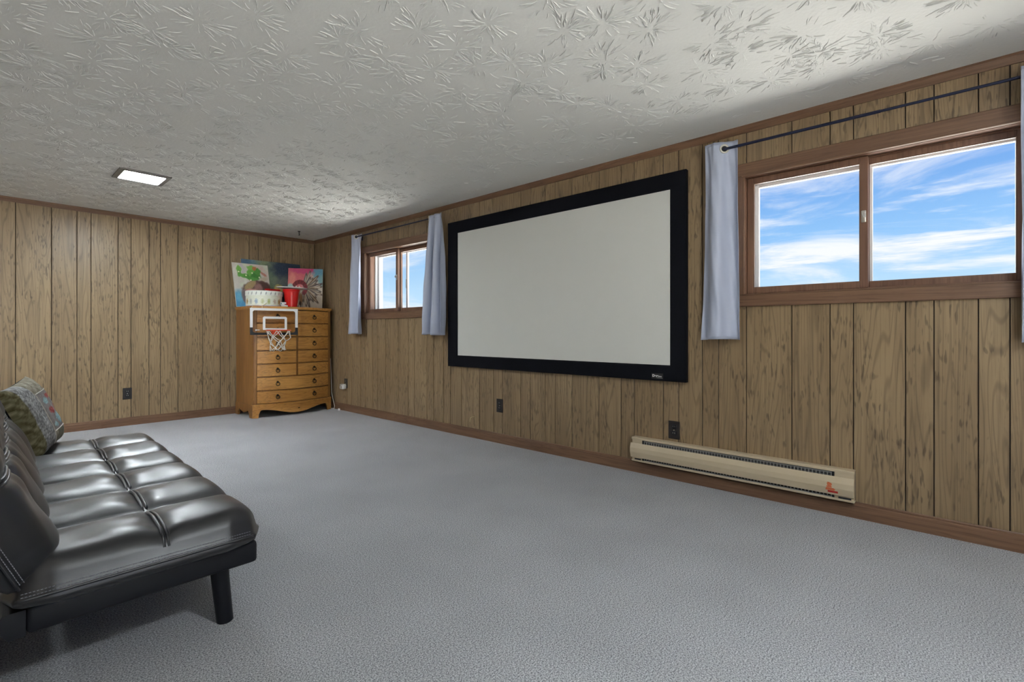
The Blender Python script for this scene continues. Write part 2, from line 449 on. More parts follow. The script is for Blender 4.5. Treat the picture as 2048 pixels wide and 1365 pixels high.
for k in range(2):
    xa = DX0 + k * (DX1 - DX0) / 2; xb = xa + (DX1 - DX0) / 2; yy = YN - 0.08 - 0.05 * k
    g = MB().box((xa, yy - 0.02, 0.0), (xa + 0.06, yy + 0.02, DZ)).box((xb - 0.06, yy - 0.02, 0.0), (xb, yy + 0.02, DZ)).box((xa + 0.06, yy - 0.02, 0.0), (xb - 0.06, yy + 0.02, 0.09)).box((xa + 0.06, yy - 0.02, DZ - 0.06), (xb - 0.06, yy + 0.02, DZ))
    lf = g.build('leaf', M_STORM, added_door)
    MB().box((xa + 0.06, yy - 0.002, 0.09), (xb - 0.06, yy + 0.002, DZ - 0.06)).build('pane', M_GLASS, lf)
patio = st(MB().box((-30, YN - 30, -0.3), (30, YN - 0.2, -0.10)).build('patio', M_CONCRETE)); patio['label'] = 'added unseen pale concrete patio bouncing sunlight through the door behind the camera'  # unseen slab added so sunlight bounces in through the door
ground = st(MB().box((W + 0.2, -40, 0.6), (60, 46, 0.92)).build('ground', M_CONCRETE)); ground['label'] = 'added unseen pale paved ground bouncing sunlight up through the windows'  # unseen paving put in to throw sunlight up onto the ceiling

GAP = 0.0024
PAT = [0, 0.232, 0.408, 0.509, 0.714, 0.817, 0.966, 1.064]
Z0, Z1 = 0.05, H - 0.012
def plank_edges(start, sign, lo, hi):
    e = set()
    for k in range(-8, 9):
        for p in PAT: e.add(round(start + sign * p + 1.22 * k, 4))
    e = sorted(x for x in e if lo + 0.03 < x < hi - 0.03)
    return [lo] + e + [hi]
# far wall
eb = plank_edges(0.253, 1, -1.2, W)
for a, b in zip(eb[:-1], eb[1:]):
    MB().prism([(a + GAP, L + BK), (a + GAP, L + 0.002), (a + GAP + 0.0025, L), (b - GAP - 0.0025, L), (b - GAP, L + 0.002), (b - GAP, L + BK)],
               lambda p, t: (p[0], p[1], t), Z0, Z1).build('plank', M_PANEL, wall_back)
# window wall
er = plank_edges(0.845, -1, -1.0, L)
for a, b in zip(er[:-1], er[1:]):
    a_, b_ = a + GAP, b - GAP
    hit = [c for c, _ in WINS if b_ > c - OW and a_ < c + OW]
    fx = lambda p, t: (t, p[0], p[1])
    if not hit:
        MB().prism([(W + BK, a_), (W + 0.002, a_), (W, a_ + 0.0025), (W, b_ - 0.0025), (W + 0.002, b_), (W + BK, b_)],
                   lambda p, t: (p[0], p[1], t), Z0, Z1).build('plank', M_PANEL, wall_right)
        continue
    o0, o1 = hit[0] - OW, hit[0] + OW
    if a_ >= o0 and b_ <= o1:
        MB().box((W, a_, Z0), (W + BK, b_, OZ0)).build('plank', M_PANEL, wall_right)
        MB().box((W, a_, OZ1), (W + BK, b_, Z1)).build('plank', M_PANEL, wall_right)
    elif a_ < o0:
        MB().prism([(a_, Z0), (b_, Z0), (b_, OZ0), (o0, OZ0), (o0, OZ1), (b_, OZ1), (b_, Z1), (a_, Z1)], fx, W, W + BK).build('plank', M_PANEL, wall_right)
    else:
        MB().prism([(a_, Z0), (b_, Z0), (b_, Z1), (a_, Z1), (a_, OZ1), (o1, OZ1), (o1, OZ0), (a_, OZ0)], fx, W, W + BK).build('plank', M_PANEL, wall_right)

# baseboards (flat board with a lighter rounded cap) and the strip under the ceiling
bp_ = [(0, 0), (0.013, 0), (0.013, 0.062), (0.0115, 0.067), (0.007, 0.070), (0.007, 0.078), (0.004, 0.082), (0, 0.082)]
bb = st(MB().prism(bp_, lambda p, t: (t, L - p[0], p[1]), XL, W).build('baseboard_back', M_TRIMX, smooth=30)); bb['label'] = 'reddish-brown baseboard along the far wall'
br = st(MB().prism(bp_, lambda p, t: (W - p[0], t, p[1]), YN, L - 0.013).build('baseboard_right', M_TRIM, smooth=30)); br['label'] = 'reddish-brown baseboard under the windows and screen'
cp = [(0, H), (0, H - 0.042), (0.006, H - 0.042), (0.010, H - 0.034), (0.012, H - 0.018), (0.018, H - 0.010), (0.018, H)]
t1 = st(MB().prism(cp, lambda p, t: (t, L - p[0], p[1]), XL, W).build('trim_1', M_TRIMX, smooth=30)); t1['label'] = 'narrow wooden ceiling strip on the far wall'
t2 = st(MB().prism(cp, lambda p, t: (W - p[0], t, p[1]), YN, L - 0.018).build('trim_2', M_TRIM, smooth=30)); t2['label'] = 'narrow wooden ceiling strip above the windows'

# ------------------------------------------------------------------ sliding windows
def frame_ring(x0, x1, y0, y1, z0, z1, w, bev=0.002):
    """four mitre-less rails of a rectangular frame, horizontal pieces between the uprights"""
    a = MB().box((x0, y0, z0), (x1, y0 + w, z1), bev); b = MB().box((x0, y1 - w, z0), (x1, y1, z1), bev)
    c = MB().box((x0, y0 + w, z0), (x1, y1 - w, z0 + w), bev); d = MB().box((x0, y0 + w, z1 - w), (x1, y1 - w, z1), bev)
    return (a, b), (c, d)
def window(n, c, label):
    t = thing('window_%d' % n, (W, c, OZ0), label, kind='structure')
    y0, y1 = c - OW, c + OW
    cw = 0.062
    # casing boards with a small inner bead
    for s, zz in ((0, (OZ0 - cw, OZ0 + 0.006)), (1, (OZ1 - 0.006, OZ1 + cw + 0.006))):
        cs = MB().box((W - 0.017, y0 - cw + 0.004, zz[0]), (W + 0.004, y1 + cw - 0.004, zz[1]), 0.003).build('casing', M_TRIM, t)
        zb = zz[1] if s == 0 else zz[0]
        MB().box((W - 0.020, y0 - 0.004, zb - 0.004), (W + 0.004, y1 + 0.004, zb + 0.004), 0.0015).build('bead', M_TRIM, cs)
    for yy in ((y0 - cw + 0.004, y0 + 0.006), (y1 - 0.006, y1 + cw - 0.004)):
        cs = MB().box((W - 0.016, yy[0], OZ0 + 0.006), (W + 0.004, yy[1], OZ1 - 0.006), 0.003).build('casing', M_TRIMZ, t)
        yb = yy[1] if yy[1] < c else yy[0]
        MB().box((W - 0.019, yb - 0.004, OZ0 + 0.006), (W + 0.004, yb + 0.004, OZ1 - 0.006), 0.0015).build('bead', M_TRIMZ, cs)
    # jamb box, inner half wood, outer half white
    (a, b), (h, k) = frame_ring(W + 0.004, W + 0.115, y0, y1, OZ0, OZ1, 0.012, 0.001)
    for q in (a, b): q.build('jamb', M_SASHZ, t)
    for q in (h, k): q.build('jamb', M_SASH, t)
    # slide tracks on head and sill
    for z in (OZ0 + 0.012, OZ1 - 0.020):
        MB().box((W + 0.058, y0 + 0.012, z), (W + 0.063, y1 - 0.012, z + 0.008)).build('track', M_SASH, t)
    mid = c
    sw = 0.034
    def sash(x0, x1, ya, yb, m1, m2):
        (a, b), (h, k) = frame_ring(x0, x1, ya, yb, OZ0 + 0.014, OZ1 - 0.014, sw)
        s0 = MB()
        for q in (a, b, h, k): s0.add(q.v, q.f)
        s = s0.build('sash', m2, t)
        xm = (x0 + x1) / 2
        MB().box((xm - 0.0015, ya + sw, OZ0 + 0.014 + sw), (xm + 0.0015, yb - sw, OZ1 - 0.014 - sw)).build('pane', M_GLASS, s)
        return s
    inner = sash(W + 0.030, W + 0.056, mid - 0.006, y1 - 0.013, M_SASH, M_SASHZ)
    outer = sash(W + 0.066, W + 0.092, y0 + 0.013, mid + 0.028, M_SASH, M_SASHZ)
    # lighter weatherstrip beads around the panes, room side
    for (xs, ya, yb) in ((W + 0.029, mid - 0.006, y1 - 0.013), (W + 0.065, y0 + 0.013, mid + 0.028)):
        (a, b), (h, k) = frame_ring(xs + 0.002, xs + 0.010, ya + sw - 0.003, yb - sw + 0.003, OZ0 + 0.011 + sw, OZ1 - 0.011 - sw, 0.006, 0.001)
        g = MB()
        for q in (a, b, h, k): g.add(q.v, q.f)
        g.build('glazing_bead', M_TRIMZ, inner if ya > mid - 0.02 else outer)
    # latch on the meeting stile
    la = MB().box((W + 0.024, mid + 0.002, 1.500), (W + 0.031, mid + 0.022, 1.560), 0.003, 2).build('latch', M_SILVER, t, smooth=40)
    MB().tube([(W + 0.026, mid + 0.012, 1.548), (W + 0.010, mid + 0.010, 1.540), (W + 0.006, mid + 0.004, 1.522)], [0.007, 0.006, 0.005], 8).build('lever', M_SILVER, la, smooth=60)
    # white exterior storm frame
    (a, b), (h, k) = frame_ring(W + 0.115, W + 0.215, y0 - 0.0, y1 + 0.0, OZ0, OZ1, 0.022, 0.002)
    sf = MB()
    for q in (a, b, h, k): sf.add(q.v, q.f)
    (a, b), (h, k) = frame_ring(W + 0.150, W + 0.175, y0 + 0.022, y1 - 0.022, OZ0 + 0.022, OZ1 - 0.022, 0.022, 0.002)
    for q in (a, b, h, k): sf.add(q.v, q.f)
    sf.box((W + 0.150, mid - 0.014, OZ0 + 0.044), (W + 0.172, mid + 0.012, OZ1 - 0.044), 0.002)
    so = sf.build('storm_frame', M_STORM, t)
    MB().box((W + 0.142, mid - 0.002, 1.42), (W + 0.152, mid + 0.008, 1.52), 0.002).build('pull', M_SILVER, so)
    return t
window(1, WINS[0][0], 'small wood-framed sliding window beside the chest, half behind a curtain')
window(2, WINS[1][0], 'wide wood-framed sliding window at right with blue sky and clouds')

# ================================================================== ceiling lights
M_LENS = emit('lit_diffuser', (242, 250, 255), LAMP)
def ceiling_light(x, y, label):
    t = thing('ceiling_light', (x, y, H), label, 'ceiling light', 'square ceiling lights')
    a, b = 0.158, 0.126
    def ringpts(h, z): return [(x - h, y - h, z), (x + h, y - h, z), (x + h, y + h, z), (x - h, y + h, z)]
    g = MB()
    v = ringpts(a, H) + ringpts(a, H - 0.010) + ringpts(b, H - 0.014) + ringpts(b, H - 0.004)
    f = []
    for r0, r1 in ((0, 4), (4, 8), (8, 12)):
        for k in range(4): f.append((r0 + k, r0 + (k + 1) % 4, r1 + (k + 1) % 4, r1 + k))
    g.add(v, f); g.build('trim_ring', M_NICKELTRIM, t)
    MB().box((x - b, y - b, H - 0.010), (x + b, y + b, H - 0.004)).build('diffuser', M_LENS, t)
    return t
ceiling_light(0.865, 4.58, 'lit square ceiling light with grey trim set in the textured ceiling')
for x, y, w_ in ((0.865, -0.70, 'nearest to the wide window behind the camera'), (-1.0, 4.58, 'behind the sofa near the far wall')):  # unseen fill lights added to brighten the room
    ceiling_light(x, y, 'square ceiling light added out of view for fill, ' + w_)

# ================================================================== futon sofa
def noise3(x, y, s):
    return (math.sin(x * 31 * s + 1.3) * math.sin(y * 27 * s + 0.7) + 0.6 * math.sin(x * 57 * s + y * 23 * s + 2.1) + 0.4 * math.sin(y * 71 * s - x * 40 * s))
SY0, SY1, ROWS = 1.600, 3.365, 6
def tufted(fn, u0, u1, cols, thick, puff, wr, nu, nv, edge=0.055):
    """a tufted mattress: fn(u, y, n) places a point; returns geometry closed all round"""
    rows = [SY0 + (SY1 - SY0) * k / ROWS for k in range(ROWS + 1)]
    def height(u, y):
        r = (y - SY0) / (SY1 - SY0) * ROWS; fr = r - math.floor(r) if r < ROWS else 1.0
        rp = 1 - abs(2 * fr - 1) ** 2.4
        for k in range(len(cols) - 1):
            if cols[k] <= u <= cols[k + 1] + 1e-9:
                fc = (u - cols[k]) / (cols[k + 1] - cols[k]); break
        cp_ = 1 - abs(2 * fc - 1) ** 5
        ri = int(min(ROWS - 1, math.floor(r)))
        w = noise3(u * 0.7 + ri * 3.1, y * 0.6 + k * 1.7, 0.9) * wr
        # gathers that run into the seams
        w += wr * 0.9 * math.sin(y * 60 + ri * 2 + 6 * u) * math.exp(-((fc - (0.08 if k else 0.9)) / 0.16) ** 2)
        return puff * (0.18 + 0.82 * (rp ** 0.75)) * (0.35 + 0.65 * cp_ ** 0.8) + w * (0.3 + 0.7 * rp * cp_)
    us = np.linspace(0, 1, nu + 1); vs_ = np.linspace(0, 1, nv + 1)
    def ease(t):    # crowd samples to the rim
        return 0.5 - 0.5 * math.cos(math.pi * t) if False else t
    v = []; f = []
    rim = edge
    def top(i, j):
        u = u0 + (u1 - u0) * us[i]; y = SY0 + (SY1 - SY0) * vs_[j]
        du = min(u - u0, u1 - u); dy = min(y - SY0, SY1 - y)
        d = min(1.0, max(du, 0) / rim); e = min(1.0, max(dy, 0) / rim)
        q = math.sqrt(max(0.0, 1 - (1 - d) ** 2)) * math.sqrt(max(0.0, 1 - (1 - e) ** 2))
        # round the four corners in plan
        cu = max(0, 1 - max(du, 0) / 0.09); cy = max(0, 1 - max(dy, 0) / 0.09)
        k = cu * cy * 0.022
        uu = u + (k if u < (u0 + u1) / 2 else -k); yy = y + (k if y < (SY0 + SY1) / 2 else -k)
        n = thick * 0.42 + (thick * 0.58 + height(u, y)) * q
        # side bulge between the row seams
        r = (y - SY0) / (SY1 - SY0) * ROWS; fr = r - math.floor(r)
        if u1 - u < 0.05: uu += 0.012 * (1 - abs(2 * fr - 1) ** 2) * (1 - (u1 - u) / 0.05)
        return (uu, yy, n)
    for j in range(nv + 1):
        for i in range(nu + 1): v.append(fn(*top(i, j)))
    for j in range(nv):
        for i in range(nu): f.append((j * (nu + 1) + i, j * (nu + 1) + i + 1, (j + 1) * (nu + 1) + i + 1, (j + 1) * (nu + 1) + i))
    # border below the welt
    per = [(i, 0) for i in range(nu)] + [(nu, j) for j in range(nv)] + [(nu - i, nv) for i in range(nu)] + [(0, nv - j) for j in range(nv)]
    base = [j * (nu + 1) + i for i, j in per]
    prev = base
    for (ins, nn) in ((-0.006, thick * 0.36), (-0.004, thick * 0.22), (0.012, thick * 0.08), (0.05, 0.0)):
        ring = []
        for (i, j) in per:
            uu, yy, _ = top(i, j)
            cx, cy = (u0 + u1) / 2, (SY0 + SY1) / 2
            hx, hy = (u1 - u0) / 2, (SY1 - SY0) / 2
            uu = cx + (uu - cx) * (1 - ins / hx); yy = cy + (yy - cy) * (1 - ins / hy)
            ring.append(len(v)); v.append(fn(uu, yy, nn))
        m = len(per)
        for k in range(m): f.append((prev[k], prev[(k + 1) % m], ring[(k + 1) % m], ring[k]))
        prev = ring
    f.append(tuple(prev))
    return v, f, height, top
sofa = thing('futon_sofa', (0.20, 2.48, 0.0), 'low black faux-leather futon sofa with tufted seat and slim legs', 'sofa')
SEATZ = 0.268
seat_fn = lambda u, y, n: (u, y, SEATZ + n)
v, f, hs, tops = tufted(seat_fn, 0.045, 0.612, [0.045, 0.362, 0.612], 0.092, 0.034, 0.0026, 72, 170)
seat = MB().add(v, f).build('seat_mattress', M_LEATHER, sofa, smooth=180)
tilt = R(67); ca, sa = math.cos(tilt), math.sin(tilt)
BX, BZ = 0.042, 0.300
back_fn = lambda u, y, n: (BX - ca * u + sa * n, y, BZ + sa * u + ca * n)
v, f, hb, topb = tufted(back_fn, 0.0, 0.50, [0.0, 0.26, 0.50], 0.095, 0.042, 0.0034, 56, 150)
backr = MB().add(v, f).build('backrest', M_LEATHER, sofa, smooth=180)
# doubled piping in the long seam of seat and back
for obj, fnn, hh, uu, th in ((seat, seat_fn, hs, 0.362, 0.092), (backr, back_fn, hb, 0.26, 0.095)):
    for du in (-0.0055, 0.0055):
        for k in range(ROWS):
            a = SY0 + (SY1 - SY0) * k / ROWS; b = SY0 + (SY1 - SY0) * (k + 1) / ROWS
            pts = []
            for q in range(13):
                y = a + (b - a) * (0.04 + 0.92 * q / 12)
                e = min(1.0, min(y - SY0, SY1 - y) / 0.055); e = math.sqrt(max(0.0, 1 - (1 - e) ** 2))
                arch = 0.016 * math.sin(math.pi * q / 12) ** 0.6
                pts.append(fnn(uu + du, y, th * 0.42 + (th * 0.58 + hh(uu, y)) * e + arch * e - 0.002))
            MB().tube(pts, 0.0042, 6).build('piping', M_LEATHER, obj, smooth=180)
# stitched welt along the near end and front of the seat, and the near end of the back
def welt(obj, fnn, u0, u1, th):
    g = MB(); s = MB()
    pts = [fnn(u, SY0 - 0.004, th * 0.44) for u in np.linspace(u0 + 0.02, u1 - 0.03, 26)]
    g.tube(pts, 0.0035, 6)
    us = np.linspace(u0 + 0.03, u1 - 0.035, int((u1 - u0) / 0.0075))
    for k in range(len(us) - 1):
        for nn in (0.47, 0.55):
            s.tube([fnn(us[k], SY0 - 0.001 + (nn - 0.44) * 0.028, th * nn + 0.003), fnn(us[k] + 0.0045, SY0 - 0.001 + (nn - 0.44) * 0.028, th * nn + 0.003)], 0.0011, 4)
    wv = g.build('welt', M_LEATHER, obj, smooth=180)
    s.build('stitching', M_STITCH, obj)
welt(seat, seat_fn, 0.045, 0.612, 0.092)
welt(backr, back_fn, 0.0, 0.50, 0.095)
# wrapped frame and round legs
fr = MB().box((0.085, 1.650, 0.200), (0.613, 3.315, 0.268), 0.012, 3).build('seat_frame', M_FRAME, sofa, smooth=40)
MB().prism([(0.085, 0.200), (0.085, 0.262), (0.045, 0.262), (0.030, 0.235), (0.055, 0.196)], lambda p, t: (p[0], t, p[1]), 1.655, 3.31).build('frame_end', M_FRAME, fr)
MB().box((-0.26, 1.68, 0.150), (0.020, 3.285, 0.235), 0.010, 2).build('back_frame', M_FRAME, sofa, smooth=40)
for lx, ly in ((0.535, 1.745), (0.535, 3.220), (-0.20, 1.745), (-0.20, 3.220)):
    sx = 0.010 if lx > 0 else -0.010
    MB().tube([(lx - sx, ly, 0.215), (lx, ly, 0.100), (lx + sx, ly, 0.0)], [0.027, 0.0255, 0.024], 20).build('leg', M_FRAME, sofa, smooth=60)

sofa.location = (0.226, 2.492, 0.0); sofa.rotation_euler = (0, 0, -R(1.7))      # stands a touch askew to the wall

# ------------------------------------------------------------------ throw pillow
def pillow():
    c = Vector((0.178, 3.165, 0.545))
    up = Vector((-0.36, 0.0, 0.93)).normalized()
    w = Vector((0.30, 0.94, 0.17)); w = (w - up * w.dot(up)).normalized(); n = w.cross(up)
    S, T = 0.172, 0.066
    nn = 56
    t = thing('throw_pillow', (0.21, 3.15, 0.37), 'grey and olive patchwork throw pillow with floral panels on the sofa', 'pillow')
    def side(sgn):
        v = []; cols = []
        for j in range(nn + 1):
            for i in range(nn + 1):
                s = -1 + 2 * i / nn; q = -1 + 2 * j / nn
                prof = max(0.0, (1 - s ** 4)) ** 0.55 * max(0.0, (1 - q ** 4)) ** 0.55
                pin = 1 - 0.07 * (1 - s * s) * 0 - 0.0
                ps = s * (1 - 0.06 * (1 - abs(q) ** 2) * abs(s) ** 3); pq = q * (1 - 0.06 * (1 - abs(s) ** 2) * abs(q) ** 3)
                bump = 0.0025 * noise3(s, q, 0.25) * prof
                v.append(c + w * (ps * S) + up * (pq * S) + n * (sgn * (T * prof + bump)))
                cols.append((s, q))
        f = [(j * (nn + 1) + i, j * (nn + 1) + i + 1, (j + 1) * (nn + 1) + i + 1, (j + 1) * (nn + 1) + i) for j in range(nn) for i in range(nn)]
        return v, f, np.array(cols)
    v, f, sq = side(1)
    o = MB().add(v, f).build('front_cover', M_CLOTH, t, smooth=180, fix=False)
    s, q = sq[:, 0], sq[:, 1]
    r1 = rng.random(len(s)); r2 = rng.random(len(s))
    col = np.tile(np.array([132., 130, 128]), (len(s), 1))
    tex = np.sin(s * 23 + np.sin(q * 17) * 2) + np.sin(q * 29 + np.sin(s * 21) * 2)
    ol = (s < -0.74); mid = (s >= -0.74) & (s < -0.15)
    col[ol] = np.array([112., 106, 78]) + (tex[ol] * 14 + (r1[ol] - 0.5) * 34)[:, None]
    col[mid] = np.array([150., 150, 150]) + (np.sign(np.sin(s[mid] * 33 + 2.2 * np.sin(q[mid] * 19))) * np.sign(np.sin(q[mid] * 31 + 2 * np.sin(s[mid] * 27))) * 20 + (r1[mid] - 0.5) * 60)[:, None]
    pan = (s >= -0.15) & (np.abs(q) < 0.56)
    col[pan] = np.array([138., 132, 130]) + ((r1[pan] - 0.5) * 24)[:, None]
    for (cs, cq, a, b, cc) in ((0.22, 0.28, 0.13, 0.09, (150, 178, 184)), (0.55, 0.38, 0.20, 0.07, (168, 92, 88)), (0.30, -0.02, 0.15, 0.10, (164, 84, 82)),
                               (0.48, -0.30, 0.16, 0.16, (146, 176, 184)), (0.75, 0.0, 0.14, 0.12, (172, 104, 96)), (0.15, -0.42, 0.10, 0.07, (150, 178, 184)), (0.78, -0.36, 0.12, 0.08, (160, 90, 88))):
        k = pan & ((((s - cs) / a) ** 2 + ((q - cq) / b) ** 2 + 0.5 * (r2 - 0.5)) < 1)
        col[k] = np.array(cc) + ((r1[k] - 0.5) * 50)[:, None]
    ends = (s >= -0.15) & (np.abs(q) >= 0.56)
    col[ends] = np.array([142., 136, 120]) + (tex[ends] * 12 + (r1[ends] - 0.5) * 36)[:, None]
    set_cols(o, s2l(col))
    v, f, sq = side(-1)
    o2 = MB().add(v, [q[::-1] for q in f]).build('back_cover', M_CLOTH, t, smooth=180, fix=False)
    set_cols(o2, np.tile(s2l([20, 20, 24]), (len(v), 1)))
    # pale braid between the patches
    def surf(s, q):
        prof = max(0.0, (1 - s ** 4)) ** 0.55 * max(0.0, (1 - q ** 4)) ** 0.55
        ps = s * (1 - 0.06 * (1 - abs(q) ** 2) * abs(s) ** 3); pq = q * (1 - 0.06 * (1 - abs(s) ** 2) * abs(q) ** 3)
        return c + w * (ps * S) + up * (pq * S) + n * (T * prof + 0.001)
    mb = plain('pale_braid', (206, 200, 190), 0.85)
    MB().tube([surf(-0.15, q) for q in np.linspace(-0.9, 0.56, 30)], 0.0022, 6).build('braid', mb, t, smooth=180)
    for qq in (0.56, -0.56):
        MB().tube([surf(s, qq) for s in np.linspace(-0.15, 0.97, 24)], 0.0026, 6).build('braid', mb, t, smooth=180)
    return t
pillow()

# ================================================================== bow-front chest of drawers
CX0, CX1, CYB, CYF, BOW = 2.035, 2.925, 6.105, 5.610, 0.085
CXM, CHW = (CX0 + CX1) / 2, (CX1 - CX0) / 2
def bow(x, off=0.0):
    s = (x - CXM) / CHW
    return CYF - BOW * (1 - s * s) - off
chest = thing('chest_of_drawers', (CXM, 5.85, 0.0), 'honey pine bow-front chest of drawers with dark ring pulls in the corner', 'chest of drawers')
TOPZ = 1.232
def bow_slab(x0, x1, z0, z1, off, depth, n=16, yb=None):
    """slab following the bowed front; back flat if yb is given"""
    xs = np.linspace(x0, x1, n + 1)
    front = [(x, bow(x, off)) for x in xs]
    backp = [(x, bow(x, off) + depth) for x in xs[::-1]] if yb is None else [(x1, yb), (x0, yb)]
    return front + backp
g = MB()
g.prism(bow_slab(CX0 + 0.02, CX1 - 0.02, 0, 0, -0.012, 0, 18, CYB - 0.01), lambda p, t: (p[0], p[1], t), 0.150, 1.200)
g.build('carcass', M_GAP, chest)
for x in (CX0, CX1 - 0.022):
    MB().box((x, CYF - 0.004, 0.130), (x + 0.022, CYB, 1.206), 0.003).build('side_panel', M_PINEZ, chest)
# corner stiles
for x0, x1 in ((CX0 + 0.002, CX0 + 0.034), (CX1 - 0.034, CX1 - 0.002)):
    MB().prism(bow_slab(x0, x1, 0, 0, 0.0, 0.03, 4), lambda p, t: (p[0], p[1], t), 0.140, 1.206).build('stile', M_PINEZ, chest)
MB().prism(bow_slab(CX0 - 0.014, CX1 + 0.014, 0, 0, 0.014, 0, 22, CYB), lambda p, t: (p[0], p[1], t), 1.208, TOPZ).build('top', M_PINE, chest)
MB().prism(bow_slab(CX0 - 0.004, CX1 + 0.004, 0, 0, 0.006, 0, 22, CYB), lambda p, t: (p[0], p[1], t), 1.198, 1.208).build('top_moulding', M_PINE, chest)
# rails between the drawers
ZE = [1.196, 1.043, 0.890, 0.737, 0.590, 0.446, 0.294, 0.150]
for z in ZE[1:]:
    MB().prism(bow_slab(CX0 + 0.03, CX1 - 0.03, 0, 0, -0.004, 0.02, 18), lambda p, t: (p[0], p[1], t), z - 0.004, z + 0.004).build('rail', M_PINEZ, chest)
MB().box((CXM - 0.009, bow(CXM) + 0.004, 0.446), (CXM + 0.009, bow(CXM) + 0.03, 1.198)).build('divider', M_PINEZ, chest)
def pull(dr, x, z):
    y = bow(x, 0.006)
    p = MB().lathe([(0.0, 0.0), (0.013, 0.0), (0.013, 0.003), (0.008, 0.007), (0.0, 0.008)], (0, 0, 0), 16,
                   M=Matrix.Translation((x, y + 0.001, z + 0.014)) @ Matrix.Rotation(R(90), 4, 'X')).build('ring_pull', M_BRONZE, dr, smooth=40)
    g = MB(); g.torus((x, y - 0.009, z - 0.006), (0, 1, -0.12), 0.020, 0.0042, 22, 8)
    g.tube([(x, y, z + 0.016), (x, y - 0.010, z + 0.014)], 0.005, 8)
    g.v_dummy = None
    me = g.build('ring', M_BRONZE, dr, smooth=60)
def drawer(x0, x1, z0, z1, pulls):
    xs = np.linspace(x0, x1, 13)
    # front with a softly rounded edge
    g = MB()
    e = 0.004
    prof = [(-0.016, 0), (0.002, 0), (0.006, e), (0.006, z1 - z0 - e), (0.002, z1 - z0), (-0.016, z1 - z0)]
    v = []; f = []
    k = len(prof)
    for x in xs:
        for o, z in prof: v.append((x, bow(x, o), z0 + z))
    for i in range(len(xs) - 1):
        for j in range(k): f.append((i * k + j, i * k + (j + 1) % k, (i + 1) * k + (j + 1) % k, (i + 1) * k + j))
    f.append(tuple(range(k))); f.append(tuple((len(xs) - 1) * k + j for j in range(k))[::-1])
    d = g.add(v, f).build('drawer', M_PINE, chest, smooth=35)
    for px in pulls: pull(d, px, (z0 + z1) / 2 + 0.002)
xl0, xl1, xr0, xr1 = CX0 + 0.037, CXM - 0.012, CXM + 0.012, CX1 - 0.037
for k in range(5):
    drawer(xl0, xl1, ZE[k + 1] + 0.006, ZE[k] - 0.006, [(xl0 + xl1) / 2])
    drawer(xr0, xr1, ZE[k + 1] + 0.006, ZE[k] - 0.006, [(xr0 + xr1) / 2])
for k in (5, 6):
    drawer(xl0, xr1, ZE[k + 1] + 0.006, ZE[k] - 0.006, [(xl0 + xl1) / 2, (xr0 + xr1) / 2])
# scalloped apron with bracket feet
def apron_z(s):
    a = abs(s)
    if a > 0.875: return 0.0
    if a > 0.80: return 0.086 * math.sqrt(max(0, 1 - ((a - 0.80) / 0.075) ** 2))
    t = a / 0.80
    return 0.028 + 0.058 * (0.5 - 0.5 * math.cos(math.pi * min(1, t * 1.02)))
ss = sorted(set(list(np.linspace(-1, 1, 61)) + [-0.8751, -0.8749, 0.8749, 0.8751]))
g = MB(); v = []; f = []
for s in ss:
    x = CXM + s * (CHW + 0.008); zb = apron_z(s)
    for off in (0.010, -0.012):
        v.append((x, bow(CXM + s * CHW, off), zb)); v.append((x, bow(CXM + s * CHW, off), 0.140))
for i in range(len(ss) - 1):
    a = i * 4; b = a + 4
    f += [(a, b, b + 1, a + 1), (a + 2, a + 3, b + 3, b + 2), (a, a + 2, b + 2, b), (a + 1, b + 1, b + 3, a + 3)]
f += [(0, 1, 3, 2), (len(v) - 4, len(v) - 2, len(v) - 1, len(v) - 3)]
apr = g.add(v, f).build('apron', M_PINE, chest, smooth=35)
MB().prism(bow_slab(CX0 - 0.010, CX1 + 0.010, 0, 0, 0.013, 0.03, 22), lambda p, t: (p[0], p[1], t), 0.136, 0.150).build('base_moulding', M_PINE, chest)
MB().lathe([(0.0, 0), (0.012, 0), (0.010, 0.003), (0.0, 0.004)], (0, 0, 0), 14, M=Matrix.Translation((CXM + 0.02, bow(CXM, 0.010), 0.075)) @ Matrix.Rotation(R(90), 4, 'X') @ Matrix.Scale(0.5, 4, (0, 1, 0))).build('medallion', M_BRONZE, apr, smooth=40)
for x in (CX0 - 0.008, CX1 - 0.014):
    pts = [(CYF + 0.0, 0.140), (CYF + 0.0, 0.0), (CYF + 0.075, 0.0), (CYF + 0.085, 0.045), (CYF + 0.12, 0.075), (CYF + 0.20, 0.052), (CYF + 0.25, 0.040), (CYF + 0.30, 0.052),
           (CYB - 0.12, 0.075), (CYB - 0.085, 0.045), (CYB - 0.075, 0.0), (CYB, 0.0), (CYB, 0.140)]
    MB().prism(pts, lambda p, t: (t, p[0], p[1]), x, x + 0.022).build('side_apron', M_PINEZ, chest)

